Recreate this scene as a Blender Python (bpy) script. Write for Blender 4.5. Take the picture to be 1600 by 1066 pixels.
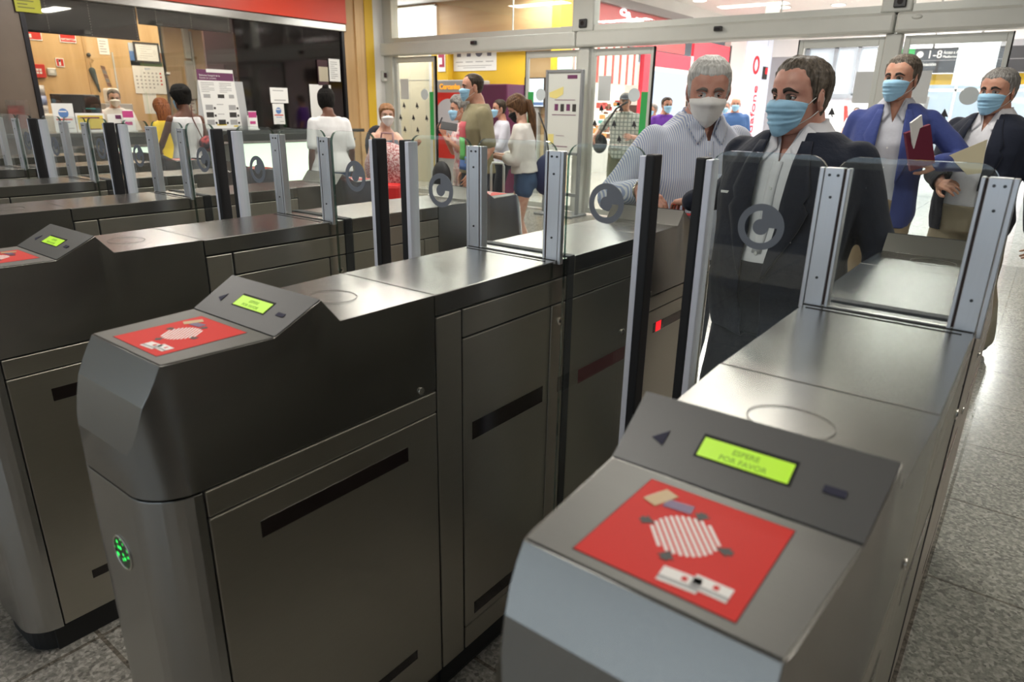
import bpy, bmesh, math, random
from math import sin, cos, pi, radians, sqrt, atan2, exp
from mathutils import Vector, Matrix, noise
from mathutils.bvhtree import BVHTree
random.seed(7)
for o in list(bpy.data.objects): bpy.data.objects.remove(o)
SC = bpy.context.scene
COL = SC.collection
# ---------------------------------------------------------------- camera
cam_d = bpy.data.cameras.new('camera'); cam = bpy.data.objects.new('camera', cam_d); COL.objects.link(cam)
cam_d.sensor_width = 36.0; cam_d.lens = 1055.9 / 1600 * 36; cam_d.clip_start = .05; cam_d.clip_end = 200
YAW, PITCH, ROLL = 0.65302, -0.33190, 0.01727
fwd = Vector((-sin(YAW)*cos(PITCH), cos(YAW)*cos(PITCH), sin(PITCH)))
rgt = Vector((cos(YAW), sin(YAW), 0)); upv = rgt.cross(fwd)
r2 = rgt*cos(ROLL) + upv*sin(ROLL); u2 = upv*cos(ROLL) - rgt*sin(ROLL)
M = Matrix((r2, u2, -fwd)).transposed().to_4x4(); M.translation = Vector((0.3530, -0.4405, 1.4835))
cam.matrix_world = M
cam_d.dof.use_dof = True; cam_d.dof.focus_distance = 2.5; cam_d.dof.aperture_fstop = 4.5
SC.camera = cam
SC.cycles.transparent_max_bounces = 64
# ---------------------------------------------------------------- world, lights, exposure
W = bpy.data.worlds.new('world'); SC.world = W; W.use_nodes = True
bg = W.node_tree.nodes['Background']; bg.inputs[0].default_value = (.76, .86, 1.0, 1); bg.inputs[1].default_value = 1.35
SC.view_settings.view_transform = 'Standard'; SC.view_settings.look = 'None'
SC.view_settings.exposure = -0.1; SC.view_settings.gamma = 1.0; SC.view_settings.use_curve_mapping = False
def area(name, loc, sx, sy, power, color=(1, .95, .87), rot=(0, 0, 0), spread=180):
    d = bpy.data.lights.new(name, 'AREA'); d.shape = 'RECTANGLE'; d.size = sx; d.size_y = sy; d.energy = power; d.color = color
    d.spread = radians(spread)
    o = bpy.data.objects.new(name, d); COL.objects.link(o); o.location = loc; o.rotation_euler = rot
    return o
HALL_Z, MALL_Z = 3.3, 4.3
for i, (x, y, sx, sy, p) in enumerate([(-1.2, 0.2, 1.2, .3, 32), (-1.2, 3.6, 1.2, .3, 50), (-4.4, .6, 1.2, .3, 26), (-4.4, 4.0, 1.2, .3, 55), (-7.4, 3.2, 1.2, .3, 60),
                                       (2.2, 2.2, 1.2, .3, 50), (-1.6, 6.0, 1.2, .3, 32), (-5.2, 6.4, 1.2, .3, 45), (-7.6, 6.0, 1.2, .3, 38)]):
    area('ceiling_lamp_light', (x, y, HALL_Z-.03), sx, sy, p)
for i, (x, y, p) in enumerate([(-6.5, 9.2, 110), (-4.5, 14, 330), (-1.2, 11.5, 260), (-4.5, 20, 480), (-.5, 18, 480), (-6.2, 12.2, 180), (-3.5, 25, 560), (-10.4, 9.2, 90)]):  # last lamp has no fixture, added to brighten the dark lobby wall
    area('mall_fill_light', (x, y, MALL_Z-.03 if y > 9.86 else 3.31), 1.6, 1.0, p, (1, .97, .93))
area('office_lamp_light', (-10.5, 4.6, 2.75), 1.8, 2.6, 75, (1, .88, .68), (0, 0, 0))
sun_d = bpy.data.lights.new('added_sun', 'SUN'); sun_d.energy = 6; sun_d.angle = radians(1); sun_d.color = (1, .96, .90)  # sun added for a bright floor strip that the gate noses reflect
added_sun = bpy.data.objects.new('added_sun', sun_d); COL.objects.link(added_sun); added_sun.rotation_euler = (radians(38), 0, radians(12)); added_sun.location = (0, -12, 9)
# ---------------------------------------------------------------- object helpers
def tag(o, label=None, cat=None, group=None, kind=None):
    if label: o['label'] = label
    if cat: o['category'] = cat
    if group: o['group'] = group
    if kind: o['kind'] = kind
    return o
def empty(name, loc=(0, 0, 0), rz=0):
    o = bpy.data.objects.new(name, None); COL.objects.link(o); o.location = loc; o.rotation_euler = (0, 0, rz)
    o.empty_display_size = .1
    return o
def thing(name, label, cat, loc=(0, 0, 0), rz=0, group=None):
    return tag(empty(name, loc, rz), label, cat, group)
def dup(o, parent=None):
    c = o.copy(); COL.objects.link(c)
    c.parent = parent
    for ch in o.children: dup(ch, c)
    return c
class MB:
    """collects geometry for ONE mesh"""
    def __init__(s): s.v = []; s.f = []; s.m = []; s.sm = []
    def add(s, vs, fs, mi=0, smooth=False):
        b = len(s.v); s.v += [tuple(v) for v in vs]
        for f in fs: s.f.append([b+i for i in f]); s.m.append(mi); s.sm.append(smooth)
        return s
    def box(s, x0, x1, y0, y1, z0, z1, mi=0):
        vs = [(x, y, z) for z in (z0, z1) for y in (y0, y1) for x in (x0, x1)]
        return s.add(vs, [(0, 2, 3, 1), (4, 5, 7, 6), (0, 1, 5, 4), (2, 6, 7, 3), (0, 4, 6, 2), (1, 3, 7, 5)], mi)
    def xbox(s, mtx, sx, sy, sz, mi=0):
        vs = [mtx @ Vector((x*sx/2, y*sy/2, z*sz/2)) for z in (-1, 1) for y in (-1, 1) for x in (-1, 1)]
        return s.add(vs, [(0, 2, 3, 1), (4, 5, 7, 6), (0, 1, 5, 4), (2, 6, 7, 3), (0, 4, 6, 2), (1, 3, 7, 5)], mi)
    def loft(s, rings, mi=0, caps=True, smooth=True, closed=True):
        n = len(rings[0]); vs = [p for r in rings for p in r]; fs = []
        for i in range(len(rings)-1):
            for j in range(n if closed else n-1):
                k = (j+1) % n
                fs.append((i*n+j, i*n+k, (i+1)*n+k, (i+1)*n+j))
        b = len(s.v); s.add(vs, fs, mi, smooth)
        if caps and closed:
            s.f.append([b+i for i in range(n)][::-1]); s.m.append(mi); s.sm.append(False)
            s.f.append([b+(len(rings)-1)*n+i for i in range(n)]); s.m.append(mi); s.sm.append(False)
        return s
    def tube(s, pts, r, n=8, mi=0, caps=True):
        pts = [Vector(p) for p in pts]; rr = r if isinstance(r, (list, tuple)) else [r]*len(pts)
        rings = []; up = None
        for i, p in enumerate(pts):
            t = (pts[min(i+1, len(pts)-1)] - pts[max(i-1, 0)]).normalized()
            if up is None:
                up = Vector((0, 0, 1)) if abs(t.z) < .9 else Vector((1, 0, 0))
            a = t.cross(up).normalized(); up = a.cross(t).normalized()
            rings.append([p + (a*cos(2*pi*k/n) + up*sin(2*pi*k/n))*rr[i] for k in range(n)])
        return s.loft(rings, mi, caps)
    def capsule(s, p0, r0, p1, r1, n=14, flat=None, mi=0):
        """tapered capsule; flat=(axis Vector, factor) squashes along an axis"""
        p0 = Vector(p0); p1 = Vector(p1); d = p1-p0; L = max(d.length, 1e-5); t = d/L
        up = Vector((0, 0, 1)) if abs(t.z) < .9 else Vector((0, 1, 0))
        a = t.cross(up).normalized(); b = a.cross(t)
        rings = []
        for k in range(4): th = pi/2*(1-k/4.0) ; rings.append((p0 - t*r0*sin(th), max(r0*cos(th), r0*.08)))
        rings.append((p0, r0)); rings.append((p0*.5+p1*.5, (r0+r1)/2)); rings.append((p1, r1))
        for k in range(1, 5): th = pi/2*k/4.0; rings.append((p1 + t*r1*sin(th), max(r1*cos(th), r1*.08)))
        R = []
        for c, r in rings:
            ring = []
            for k in range(n):
                o = (a*cos(2*pi*k/n) + b*sin(2*pi*k/n))*r
                if flat: ax, fac = flat; o = o - ax*(o.dot(ax))*(1-fac)
                ring.append(c+o)
            R.append(ring)
        return s.loft(R, mi)
    def ball(s, c, rx, ry, rz, n=16, m=10, mi=0, mtx=None):
        c = Vector(c); R = []
        for i in range(m+1):
            th = -pi/2 + pi*i/m
            ct = max(cos(th), .03)
            ring = [Vector((rx*ct*cos(2*pi*k/n), ry*ct*sin(2*pi*k/n), rz*sin(th))) for k in range(n)]
            if mtx: ring = [mtx @ p for p in ring]
            R.append([c+p for p in ring])
        return s.loft(R, mi)
    def cyl(s, c, r, h, axis='z', n=24, mi=0, r2=None):
        c = Vector(c); r2 = r if r2 is None else r2
        ax = {'x': (Vector((0, 1, 0)), Vector((0, 0, 1)), Vector((1, 0, 0))), 'y': (Vector((0, 0, 1)), Vector((1, 0, 0)), Vector((0, 1, 0))), 'z': (Vector((1, 0, 0)), Vector((0, 1, 0)), Vector((0, 0, 1)))}[axis]
        rings = [[c + (ax[0]*cos(2*pi*k/n)+ax[1]*sin(2*pi*k/n))*rr + ax[2]*hh for k in range(n)] for rr, hh in ((r, 0), (r2, h))]
        return s.loft(rings, mi)
    def poly(s, pts, ext, mi=0):
        """planar polygon extruded by vector ext"""
        pts = [Vector(p) for p in pts]; e = Vector(ext); n = len(pts)
        fs = [list(range(n))[::-1], [n+i for i in range(n)]] + [(i, (i+1) % n, n+(i+1) % n, n+i) for i in range(n)]
        return s.add(pts+[p+e for p in pts], fs, mi)
    def mesh(s, name):
        me = bpy.data.meshes.new(name); me.from_pydata(s.v, [], s.f)
        for i, p in enumerate(me.polygons): p.material_index = s.m[i]; p.use_smooth = s.sm[i]
        me.update()
        bm = bmesh.new(); bm.from_mesh(me); bmesh.ops.recalc_face_normals(bm, faces=bm.faces); bm.to_mesh(me); bm.free()
        return me
    def build(s, name, mats, parent=None, bevel=0, loc=None, label=None):
        me = s.mesh(name)
        if not isinstance(mats, (list, tuple)): mats = [mats]
        for m in mats: me.materials.append(m)
        o = bpy.data.objects.new(name, me); COL.objects.link(o)
        if parent: o.parent = parent
        if loc: o.location = loc
        if bevel:
            b = o.modifiers.new('bevel', 'BEVEL'); b.width = bevel; b.segments = 2; b.limit_method = 'ANGLE'; b.angle_limit = radians(25)
        if label: o['label'] = label
        return o
def struct(o): o['kind'] = 'structure'; return o
def bx(name, m, x0, x1, y0, y1, z0, z1, parent=None, bevel=0, label=None):
    return MB().box(x0, x1, y0, y1, z0, z1).build(name, m, parent, bevel, label=label)
def text_mesh(txt, size, m, name='lettering', parent=None, mtx=None, ext=.001, align='LEFT', bold=0, label=None, sx=1):
    cu = bpy.data.curves.new(name, 'FONT'); cu.body = txt; cu.size = size; cu.extrude = ext; cu.align_x = align; cu.offset = bold; cu.resolution_u = 3
    t = bpy.data.objects.new(name, cu); COL.objects.link(t)
    bpy.context.view_layer.update()
    me = bpy.data.meshes.new_from_object(t.evaluated_get(bpy.context.evaluated_depsgraph_get()))
    bpy.data.objects.remove(t)
    if mtx: me.transform(mtx @ Matrix.Diagonal((sx, 1, 1, 1)))
    me.materials.clear(); me.materials.append(m)
    o = bpy.data.objects.new(name, me); COL.objects.link(o)
    if parent: o.parent = parent
    if label: o['label'] = label
    return o
def frame(px, py, pz, xdir, ydir):
    """matrix whose local x/y are xdir/ydir (text on a plane)"""
    x = Vector(xdir).normalized(); y = Vector(ydir).normalized(); z = x.cross(y)
    m = Matrix((x, y, z)).transposed().to_4x4(); m.translation = Vector((px, py, pz)); return m
# text planes: on a wall facing -y (seen from camera) / on a wall facing +x / lying flat
def FY(x, y, z): return frame(x, y, z, (1, 0, 0), (0, 0, 1))
def FX(x, y, z): return frame(x, y, z, (0, 1, 0), (0, 0, 1))
# ---------------------------------------------------------------- materials
def nodes(name):
    m = bpy.data.materials.new(name); m.use_nodes = True; nt = m.node_tree
    return m, nt, nt.nodes['Principled BSDF']
def mat(name, col, rough=.6, metal=0, spec=.5, emit=0, bump=0, bscale=80, var=0, vscale=6, coat=0, sheen=0):
    m, nt, b = nodes(name); c = (*col, 1)
    b.inputs['Base Color'].default_value = c; b.inputs['Roughness'].default_value = rough; b.inputs['Metallic'].default_value = metal
    b.inputs['Specular IOR Level'].default_value = spec
    if coat: b.inputs['Coat Weight'].default_value = coat
    if sheen: b.inputs['Sheen Weight'].default_value = sheen
    if emit: b.inputs['Emission Color'].default_value = c; b.inputs['Emission Strength'].default_value = emit
    tc = nt.nodes.new('ShaderNodeTexCoord')
    if var:
        n = nt.nodes.new('ShaderNodeTexNoise'); n.inputs['Scale'].default_value = vscale; n.inputs['Detail'].default_value = 4
        nt.links.new(tc.outputs['Object'], n.inputs['Vector'])
        mr = nt.nodes.new('ShaderNodeMapRange'); mr.inputs[3].default_value = 1-var; mr.inputs[4].default_value = 1+var
        nt.links.new(n.outputs['Fac'], mr.inputs[0])
        mx = nt.nodes.new('ShaderNodeMix'); mx.data_type = 'RGBA'; mx.blend_type = 'MULTIPLY'; mx.inputs[0].default_value = 1
        mx.inputs[6].default_value = c; nt.links.new(mr.outputs[0], mx.inputs[7]); nt.links.new(mx.outputs[2], b.inputs['Base Color'])
    if bump:
        n = nt.nodes.new('ShaderNodeTexNoise'); n.inputs['Scale'].default_value = bscale; n.inputs['Detail'].default_value = 3
        nt.links.new(tc.outputs['Object'], n.inputs['Vector'])
        bp = nt.nodes.new('ShaderNodeBump'); bp.inputs['Strength'].default_value = bump; bp.inputs['Distance'].default_value = .01
        nt.links.new(n.outputs['Fac'], bp.inputs['Height']); nt.links.new(bp.outputs[0], b.inputs['Normal'])
    return m
def steel(name, col, rough, stretch=(1, 60, 60), amp=.12, bump=.02, aniso=.5):
    """brushed stainless steel: streaky roughness and a hair of bump"""
    m, nt, b = nodes(name); b.inputs['Metallic'].default_value = 1
    tc = nt.nodes.new('ShaderNodeTexCoord'); mp = nt.nodes.new('ShaderNodeMapping'); mp.inputs['Scale'].default_value = stretch
    nt.links.new(tc.outputs['Object'], mp.inputs[0])
    n = nt.nodes.new('ShaderNodeTexNoise'); n.inputs['Scale'].default_value = 8; n.inputs['Detail'].default_value = 5
    nt.links.new(mp.outputs[0], n.inputs['Vector'])
    n2 = nt.nodes.new('ShaderNodeTexNoise'); n2.inputs['Scale'].default_value = 5; n2.inputs['Detail'].default_value = 3
    nt.links.new(tc.outputs['Object'], n2.inputs['Vector'])
    mr = nt.nodes.new('ShaderNodeMapRange'); mr.inputs[3].default_value = rough-amp*.5; mr.inputs[4].default_value = rough+amp*.5
    ad = nt.nodes.new('ShaderNodeMath'); ad.operation = 'MULTIPLY_ADD'; ad.inputs[1].default_value = .4; nt.links.new(n.outputs['Fac'], ad.inputs[0]); 
    m2 = nt.nodes.new('ShaderNodeMath'); m2.operation = 'MULTIPLY'; m2.inputs[1].default_value = .6; nt.links.new(n2.outputs['Fac'], m2.inputs[0]); nt.links.new(m2.outputs[0], ad.inputs[2])
    nt.links.new(ad.outputs[0], mr.inputs[0]); nt.links.new(mr.outputs[0], b.inputs['Roughness'])
    cr = nt.nodes.new('ShaderNodeMapRange'); cr.inputs[3].default_value = .90; cr.inputs[4].default_value = 1.08; nt.links.new(ad.outputs[0], cr.inputs[0])
    mx = nt.nodes.new('ShaderNodeMix'); mx.data_type = 'RGBA'; mx.blend_type = 'MULTIPLY'; mx.inputs[0].default_value = 1
    mx.inputs[6].default_value = (*col, 1); nt.links.new(cr.outputs[0], mx.inputs[7]); nt.links.new(mx.outputs[2], b.inputs['Base Color'])
    return m
def glass(name, tint=(.93, .97, .95), gloss=.06, rough=.02, add=None):
    """clear pane: mostly transparent, fresnel reflection"""
    m = bpy.data.materials.new(name); m.use_nodes = True; nt = m.node_tree; nt.nodes.clear()
    out = nt.nodes.new('ShaderNodeOutputMaterial'); tr = nt.nodes.new('ShaderNodeBsdfTransparent'); tr.inputs[0].default_value = (*tint, 1)
    gl = nt.nodes.new('ShaderNodeBsdfGlossy'); gl.inputs['Roughness'].default_value = rough; gl.inputs[0].default_value = (1, 1, 1, 1)
    fr = nt.nodes.new('ShaderNodeFresnel'); ge = nt.nodes.new('ShaderNodeNewGeometry'); im = nt.nodes.new('ShaderNodeMapRange'); im.inputs[3].default_value = 1.45; im.inputs[4].default_value = 1/1.45
    nt.links.new(ge.outputs['Backfacing'], im.inputs[0]); nt.links.new(im.outputs[0], fr.inputs[0])
    mu = nt.nodes.new('ShaderNodeMath'); mu.operation = 'MULTIPLY_ADD'; mu.inputs[1].default_value = 1.0; mu.inputs[2].default_value = gloss*.2
    nt.links.new(fr.outputs[0], mu.inputs[0])
    mix = nt.nodes.new('ShaderNodeMixShader'); nt.links.new(mu.outputs[0], mix.inputs[0]); nt.links.new(tr.outputs[0], mix.inputs[1]); nt.links.new(gl.outputs[0], mix.inputs[2])
    nt.links.new(mix.outputs[0], out.inputs[0])
    return m
def emis(name, col, s):
    m = bpy.data.materials.new(name); m.use_nodes = True; nt = m.node_tree; b = nt.nodes['Principled BSDF']
    b.inputs['Base Color'].default_value = (*[c*.6 for c in col], 1); b.inputs['Emission Color'].default_value = (*col, 1); b.inputs['Emission Strength'].default_value = s
    b.inputs['Roughness'].default_value = .4
    return m
def granite(name, cols, scale, rough, tile=1.24, joint=.004, spec=.5, ox=0, oy=0):
    m, nt, b = nodes(name)
    tc = nt.nodes.new('ShaderNodeTexCoord')
    n = nt.nodes.new('ShaderNodeTexNoise'); n.inputs['Scale'].default_value = scale; n.inputs['Detail'].default_value = 6; n.inputs['Roughness'].default_value = .7
    v = nt.nodes.new('ShaderNodeTexVoronoi'); v.inputs['Scale'].default_value = scale*1.3
    nt.links.new(tc.outputs['Object'], n.inputs['Vector']); nt.links.new(tc.outputs['Object'], v.inputs['Vector'])
    ad = nt.nodes.new('ShaderNodeMix'); ad.data_type = 'FLOAT'; ad.inputs[0].default_value = .35
    nt.links.new(n.outputs['Fac'], ad.inputs[2]); nt.links.new(v.outputs['Color'], ad.inputs[3])
    r = nt.nodes.new('ShaderNodeValToRGB'); el = r.color_ramp.elements
    el[0].position = .34; el[0].color = (*cols[0], 1); el[1].position = .66; el[1].color = (*cols[2], 1)
    e = r.color_ramp.elements.new(.5); e.color = (*cols[1], 1)
    nt.links.new(ad.outputs[0], r.inputs[0])
    br = nt.nodes.new('ShaderNodeTexBrick'); br.offset = 0; br.inputs['Scale'].default_value = 1; br.inputs['Mortar Size'].default_value = joint
    br.inputs['Brick Width'].default_value = tile; br.inputs['Row Height'].default_value = tile
    br.inputs['Color1'].default_value = br.inputs['Color2'].default_value = (1, 1, 1, 1); br.inputs['Mortar'].default_value = (.45, .42, .38, 1)
    mp = nt.nodes.new('ShaderNodeMapping'); mp.inputs['Location'].default_value = (ox, oy, 0); nt.links.new(tc.outputs['Object'], mp.inputs[0]); nt.links.new(mp.outputs[0], br.inputs['Vector'])
    mx = nt.nodes.new('ShaderNodeMix'); mx.data_type = 'RGBA'; mx.blend_type = 'MULTIPLY'; mx.inputs[0].default_value = 1
    nt.links.new(r.outputs[0], mx.inputs[6]); nt.links.new(br.outputs['Color'], mx.inputs[7]); nt.links.new(mx.outputs[2], b.inputs['Base Color'])
    b.inputs['Roughness'].default_value = rough; b.inputs['Specular IOR Level'].default_value = spec
    return m
def wood(name, c0, c1, scale=(1, 1, .08), rough=.45, s=10):
    m, nt, b = nodes(name); tc = nt.nodes.new('ShaderNodeTexCoord'); mp = nt.nodes.new('ShaderNodeMapping'); mp.inputs['Scale'].default_value = scale
    nt.links.new(tc.outputs['Object'], mp.inputs[0])
    n = nt.nodes.new('ShaderNodeTexNoise'); n.inputs['Scale'].default_value = s; n.inputs['Detail'].default_value = 6; n.inputs['Distortion'].default_value = .4
    nt.links.new(mp.outputs[0], n.inputs['Vector']); r = nt.nodes.new('ShaderNodeValToRGB')
    r.color_ramp.elements[0].position = .35; r.color_ramp.elements[0].color = (*c0, 1); r.color_ramp.elements[1].position = .65; r.color_ramp.elements[1].color = (*c1, 1)
    nt.links.new(n.outputs['Fac'], r.inputs[0]); nt.links.new(r.outputs[0], b.inputs['Base Color']); b.inputs['Roughness'].default_value = rough
    return m
def pattern(name, kind, ca, cb, scale, rough=.85, axis='X', thr=.5, rot=0):
    """stripes / checks / blotches for fabrics and prints"""
    m, nt, b = nodes(name); b.inputs['Roughness'].default_value = rough; b.inputs['Specular IOR Level'].default_value = .2
    tc = nt.nodes.new('ShaderNodeTexCoord')
    mp = nt.nodes.new('ShaderNodeMapping'); mp.inputs['Rotation'].default_value = (0, rot, 0); nt.links.new(tc.outputs['Object'], mp.inputs[0])
    def wave(ax, sc):
        w = nt.nodes.new('ShaderNodeTexWave'); w.wave_type = 'BANDS'; w.bands_direction = ax; w.inputs['Scale'].default_value = sc; w.inputs['Distortion'].default_value = .25
        w.inputs['Detail'].default_value = 1; w.inputs['Detail Scale'].default_value = .3
        nt.links.new(mp.outputs[0], w.inputs['Vector']); return w.outputs['Fac']
    if kind == 'stripe': f = wave(axis, scale)
    elif kind == 'check':
        a, c = wave('X', scale), wave('Z', scale); mm = nt.nodes.new('ShaderNodeMath'); mm.operation = 'MINIMUM'
        nt.links.new(a, mm.inputs[0]); nt.links.new(c, mm.inputs[1]); f = mm.outputs[0]
    else:
        n = nt.nodes.new('ShaderNodeTexNoise'); n.inputs['Scale'].default_value = scale; n.inputs['Detail'].default_value = 2; n.inputs['Distortion'].default_value = 1
        nt.links.new(mp.outputs[0], n.inputs['Vector']); f = n.outputs['Fac']
    r = nt.nodes.new('ShaderNodeValToRGB'); r.color_ramp.elements[0].position = thr-.08; r.color_ramp.elements[1].position = thr+.08
    r.color_ramp.elements[0].color = (*ca, 1); r.color_ramp.elements[1].color = (*cb, 1)
    nt.links.new(f, r.inputs[0]); nt.links.new(r.outputs[0], b.inputs['Base Color'])
    return m
def cloth(name, col, rough=.85, bump=.35, bs=14, sheen=.1):
    return mat(name, col, rough, 0, .2, bump=bump, bscale=bs, var=.06, vscale=30, sheen=sheen)
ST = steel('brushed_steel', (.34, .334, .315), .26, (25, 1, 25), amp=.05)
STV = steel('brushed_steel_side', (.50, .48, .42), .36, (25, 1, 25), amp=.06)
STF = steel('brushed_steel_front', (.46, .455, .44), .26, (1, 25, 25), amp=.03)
STP = steel('post_aluminium', (.86, .87, .90), .38, (60, 60, 1.5), amp=.08)
STE = mat('edge_steel', (.8, .78, .72), .25, 1)
ALU = mat('aluminium_frame', (.56, .57, .53), .42, .35, var=.05)
ALU_W = mat('pale_painted_metal', (.56, .57, .53), .4, .1, var=.04)
BAR_W = mat('anodised_bar', (.80, .82, .92), .38, .2)
GREY = mat('satin_grey_paint', (.085, .085, .083), .42, 0, .5, bump=.03, bscale=600)
PLATE = steel('satin_plate', (.17, .17, .16), .46, (1, 25, 25), amp=.04)
BLACK = mat('black_rubber', (.012, .012, .014), .55)
BLACKG = mat('dark_window_plastic', (.012, .008, .008), .12, 0, .6)
MAROON = mat('maroon_window_plastic', (.10, .035, .035), .2, 0, .6)
RED_ON = emis('red_indicator', (1, .01, .02), 1.2)
SKIRT = mat('dark_plinth', (.02, .02, .02), .6)
GROOVE = mat('dark_gap', (.01, .01, .01), .8)
LCD = emis('lcd_green', (.46, .80, .03), .62)
LCDT = mat('lcd_text', (.24, .46, .03), .5, emit=.25)
REDST = mat('red_sticker', (.62, .018, .012), .55, 0, .3, var=.03)
WHITE = mat('white_print', (.80, .78, .75), .5)
DKPRINT = mat('dark_print', (.035, .033, .03), .5)
DECAL = mat('grey_emblem_film', (.17, .185, .215), .5)
GLS = glass('gate_glass', (.945, .975, .962))
GLE = glass('gate_glass_edge', (.10, .20, .16), .5)
PANE = glass('door_pane', (.95, .97, .96), .1)
PAPER = mat('paper_white', (.82, .82, .80), .7)
# ================================================================ THE HALL
FLOOR = granite('granite_floor', ((.13, .122, .11), (.25, .235, .21), (.42, .39, .35)), 70, .2, tile=.622, joint=.006, oy=-.095, ox=.31)
FLOOR2 = granite('mall_floor', ((.34, .32, .30), (.50, .48, .45), (.66, .64, .60)), 40, .16, tile=.622, joint=.005)
WHITEW = mat('white_wall', (.74, .73, .71), .6, var=.03)
CEIL = mat('white_ceiling', (.80, .78, .76), .7)
WOODL = wood('light_beech', (.60, .38, .17), (.70, .47, .23), (1, 1, .08), .4, 8)
WOODP = wood('beech_pillar', (.52, .33, .15), (.60, .39, .19), (1, 1, .08), .4, 8)
YELLOW = mat('yellow_wall', (.72, .46, .03), .5, var=.03, vscale=2)
DARKW = mat('dark_panel', (.06, .03, .038), .2, 0, .5)
STONE = mat('brown_stone', (.17, .13, .10), .35, var=.15, vscale=4)
REDB = mat('red_band', (.66, .045, .015), .4)
bx('floor', FLOOR, -14, 7, -6, 8.3, -.1, 0)['kind'] = 'structure'
bx('floor', FLOOR2, -24, 9, 8.3, 46, -.1, 0)['kind'] = 'structure'
bx('ceiling', CEIL, -14, 7, -6, 8.45, HALL_Z, HALL_Z+.1)['kind'] = 'structure'
bx('ceiling', CEIL, -24, 9, 8.45, 40, MALL_Z, MALL_Z+.1)['kind'] = 'structure'
GREYW = mat('taupe_wall', (.22, .20, .18), .5)
bx('wall_right', GREYW, 7, 7.1, -6, 8.3, 0, HALL_Z)['kind'] = 'structure'  # unseen wall, added dark to deepen reflections in the gate sides
bx('wall_front', GREYW, -14, 7, -6.1, -6, 0, .9)['kind'] = 'structure'
bx('wall_front', GREYW, -14, -9.2, -6.1, -6, .9, HALL_Z)['kind'] = 'structure'
bx('wall_front', GREYW, 3.8, 7, -6.1, -6, .9, HALL_Z)['kind'] = 'structure'
wn = empty('window_1', (.3, -6.05, 0)); wn['kind'] = 'structure'
bx('window_frame', ALU, -9.5, 3.5, -.05, .05, .9, .97, wn); bx('window_frame', ALU, -9.5, 3.5, -.05, .05, 3.2, 3.3, wn)
for k in range(7): bx('mullion', ALU, -9.5+2.157*k, -9.44+2.157*k, -.05, .05, .97, 3.2, wn)
bx('window_pane', PANE, -9.44, 3.44, -.005, .005, .97, 3.2, wn)
# ---- door wall: beam, posts, transoms
DY = 8.3
bx('trim_1', ALU_W, -9.36, -5.225, DY-.14, DY+.12, 2.30, 2.50, bevel=.03)['kind'] = 'structure'
bx('trim_1', ALU_W, -5.215, -1.255, DY-.14, DY+.12, 2.30, 2.50, bevel=.03)['kind'] = 'structure'
bx('trim_1', ALU_W, -1.245, 3.4, DY-.14, DY+.12, 2.30, 2.50, bevel=.03)['kind'] = 'structure'
bx('trim_2', ALU, -9.2, 7, DY-.05, DY+.1, 2.50, 2.58)['kind'] = 'structure'
for x0, x1 in ((-5.32, -4.98), (-1.42, -1.12), (2.5, 2.8)):
    bx('trim_3', ALU_W, x0, x1, DY-.08, DY+.1, 2.50, HALL_Z, bevel=.02)['kind'] = 'structure'
for x0, x1 in ((-5.2, -5.03), (-1.33, -1.17), (2.55, 2.72)):
    bx('trim_4', ALU_W, x0, x1, DY-.06, DY+.1, 0, 2.30, bevel=.01)['kind'] = 'structure'
bx('trim_5', ALU, -9.2, -9.0, DY-.06, DY+.1, 0, 2.3)['kind'] = 'structure'
bx('trim_5', ALU, -9.2, -8.98, DY-.06, DY+.1, 2.58, HALL_Z)['kind'] = 'structure'
bx('wall_back', WHITEW, 2.8, 7, DY-.05, DY+.1, 0, HALL_Z)['kind'] = 'structure'
for n, (x0, x1) in enumerate(((-8.98, -5.32), (-4.98, -1.42), (-1.12, 2.5))):
    w = empty('window_%d' % (n+2), (x0, DY, 2.58)); w['kind'] = 'structure'
    bx('window_pane', PANE, 0, x1-x0, -.006, .006, 0, HALL_Z-2.58, w)
    bx('window_joint', ALU, (x1-x0)*.70-.006, (x1-x0)*.70+.006, -.012, .012, 0, HALL_Z-2.58, w)
ARROWM = mat('black_film', (.02, .02, .025), .5)
FROST = mat('frosted_film', (.58, .64, .66), .6)
GREENF = mat('green_film', (.03, .36, .08), .5)
def arrow(mb, x, z, s, y=-.018):
    """little mouse-pointer like arrow decal"""
    pts = [(0, s), (s*.85, -.55*s), (.30*s, -.5*s), (.55*s, -s), (.25*s, -s), (.02*s, -.5*s), (-.6*s, -.62*s)]
    mb.poly([(x+a, y, z+b) for a, b in pts], (0, -.002, 0))
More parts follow.
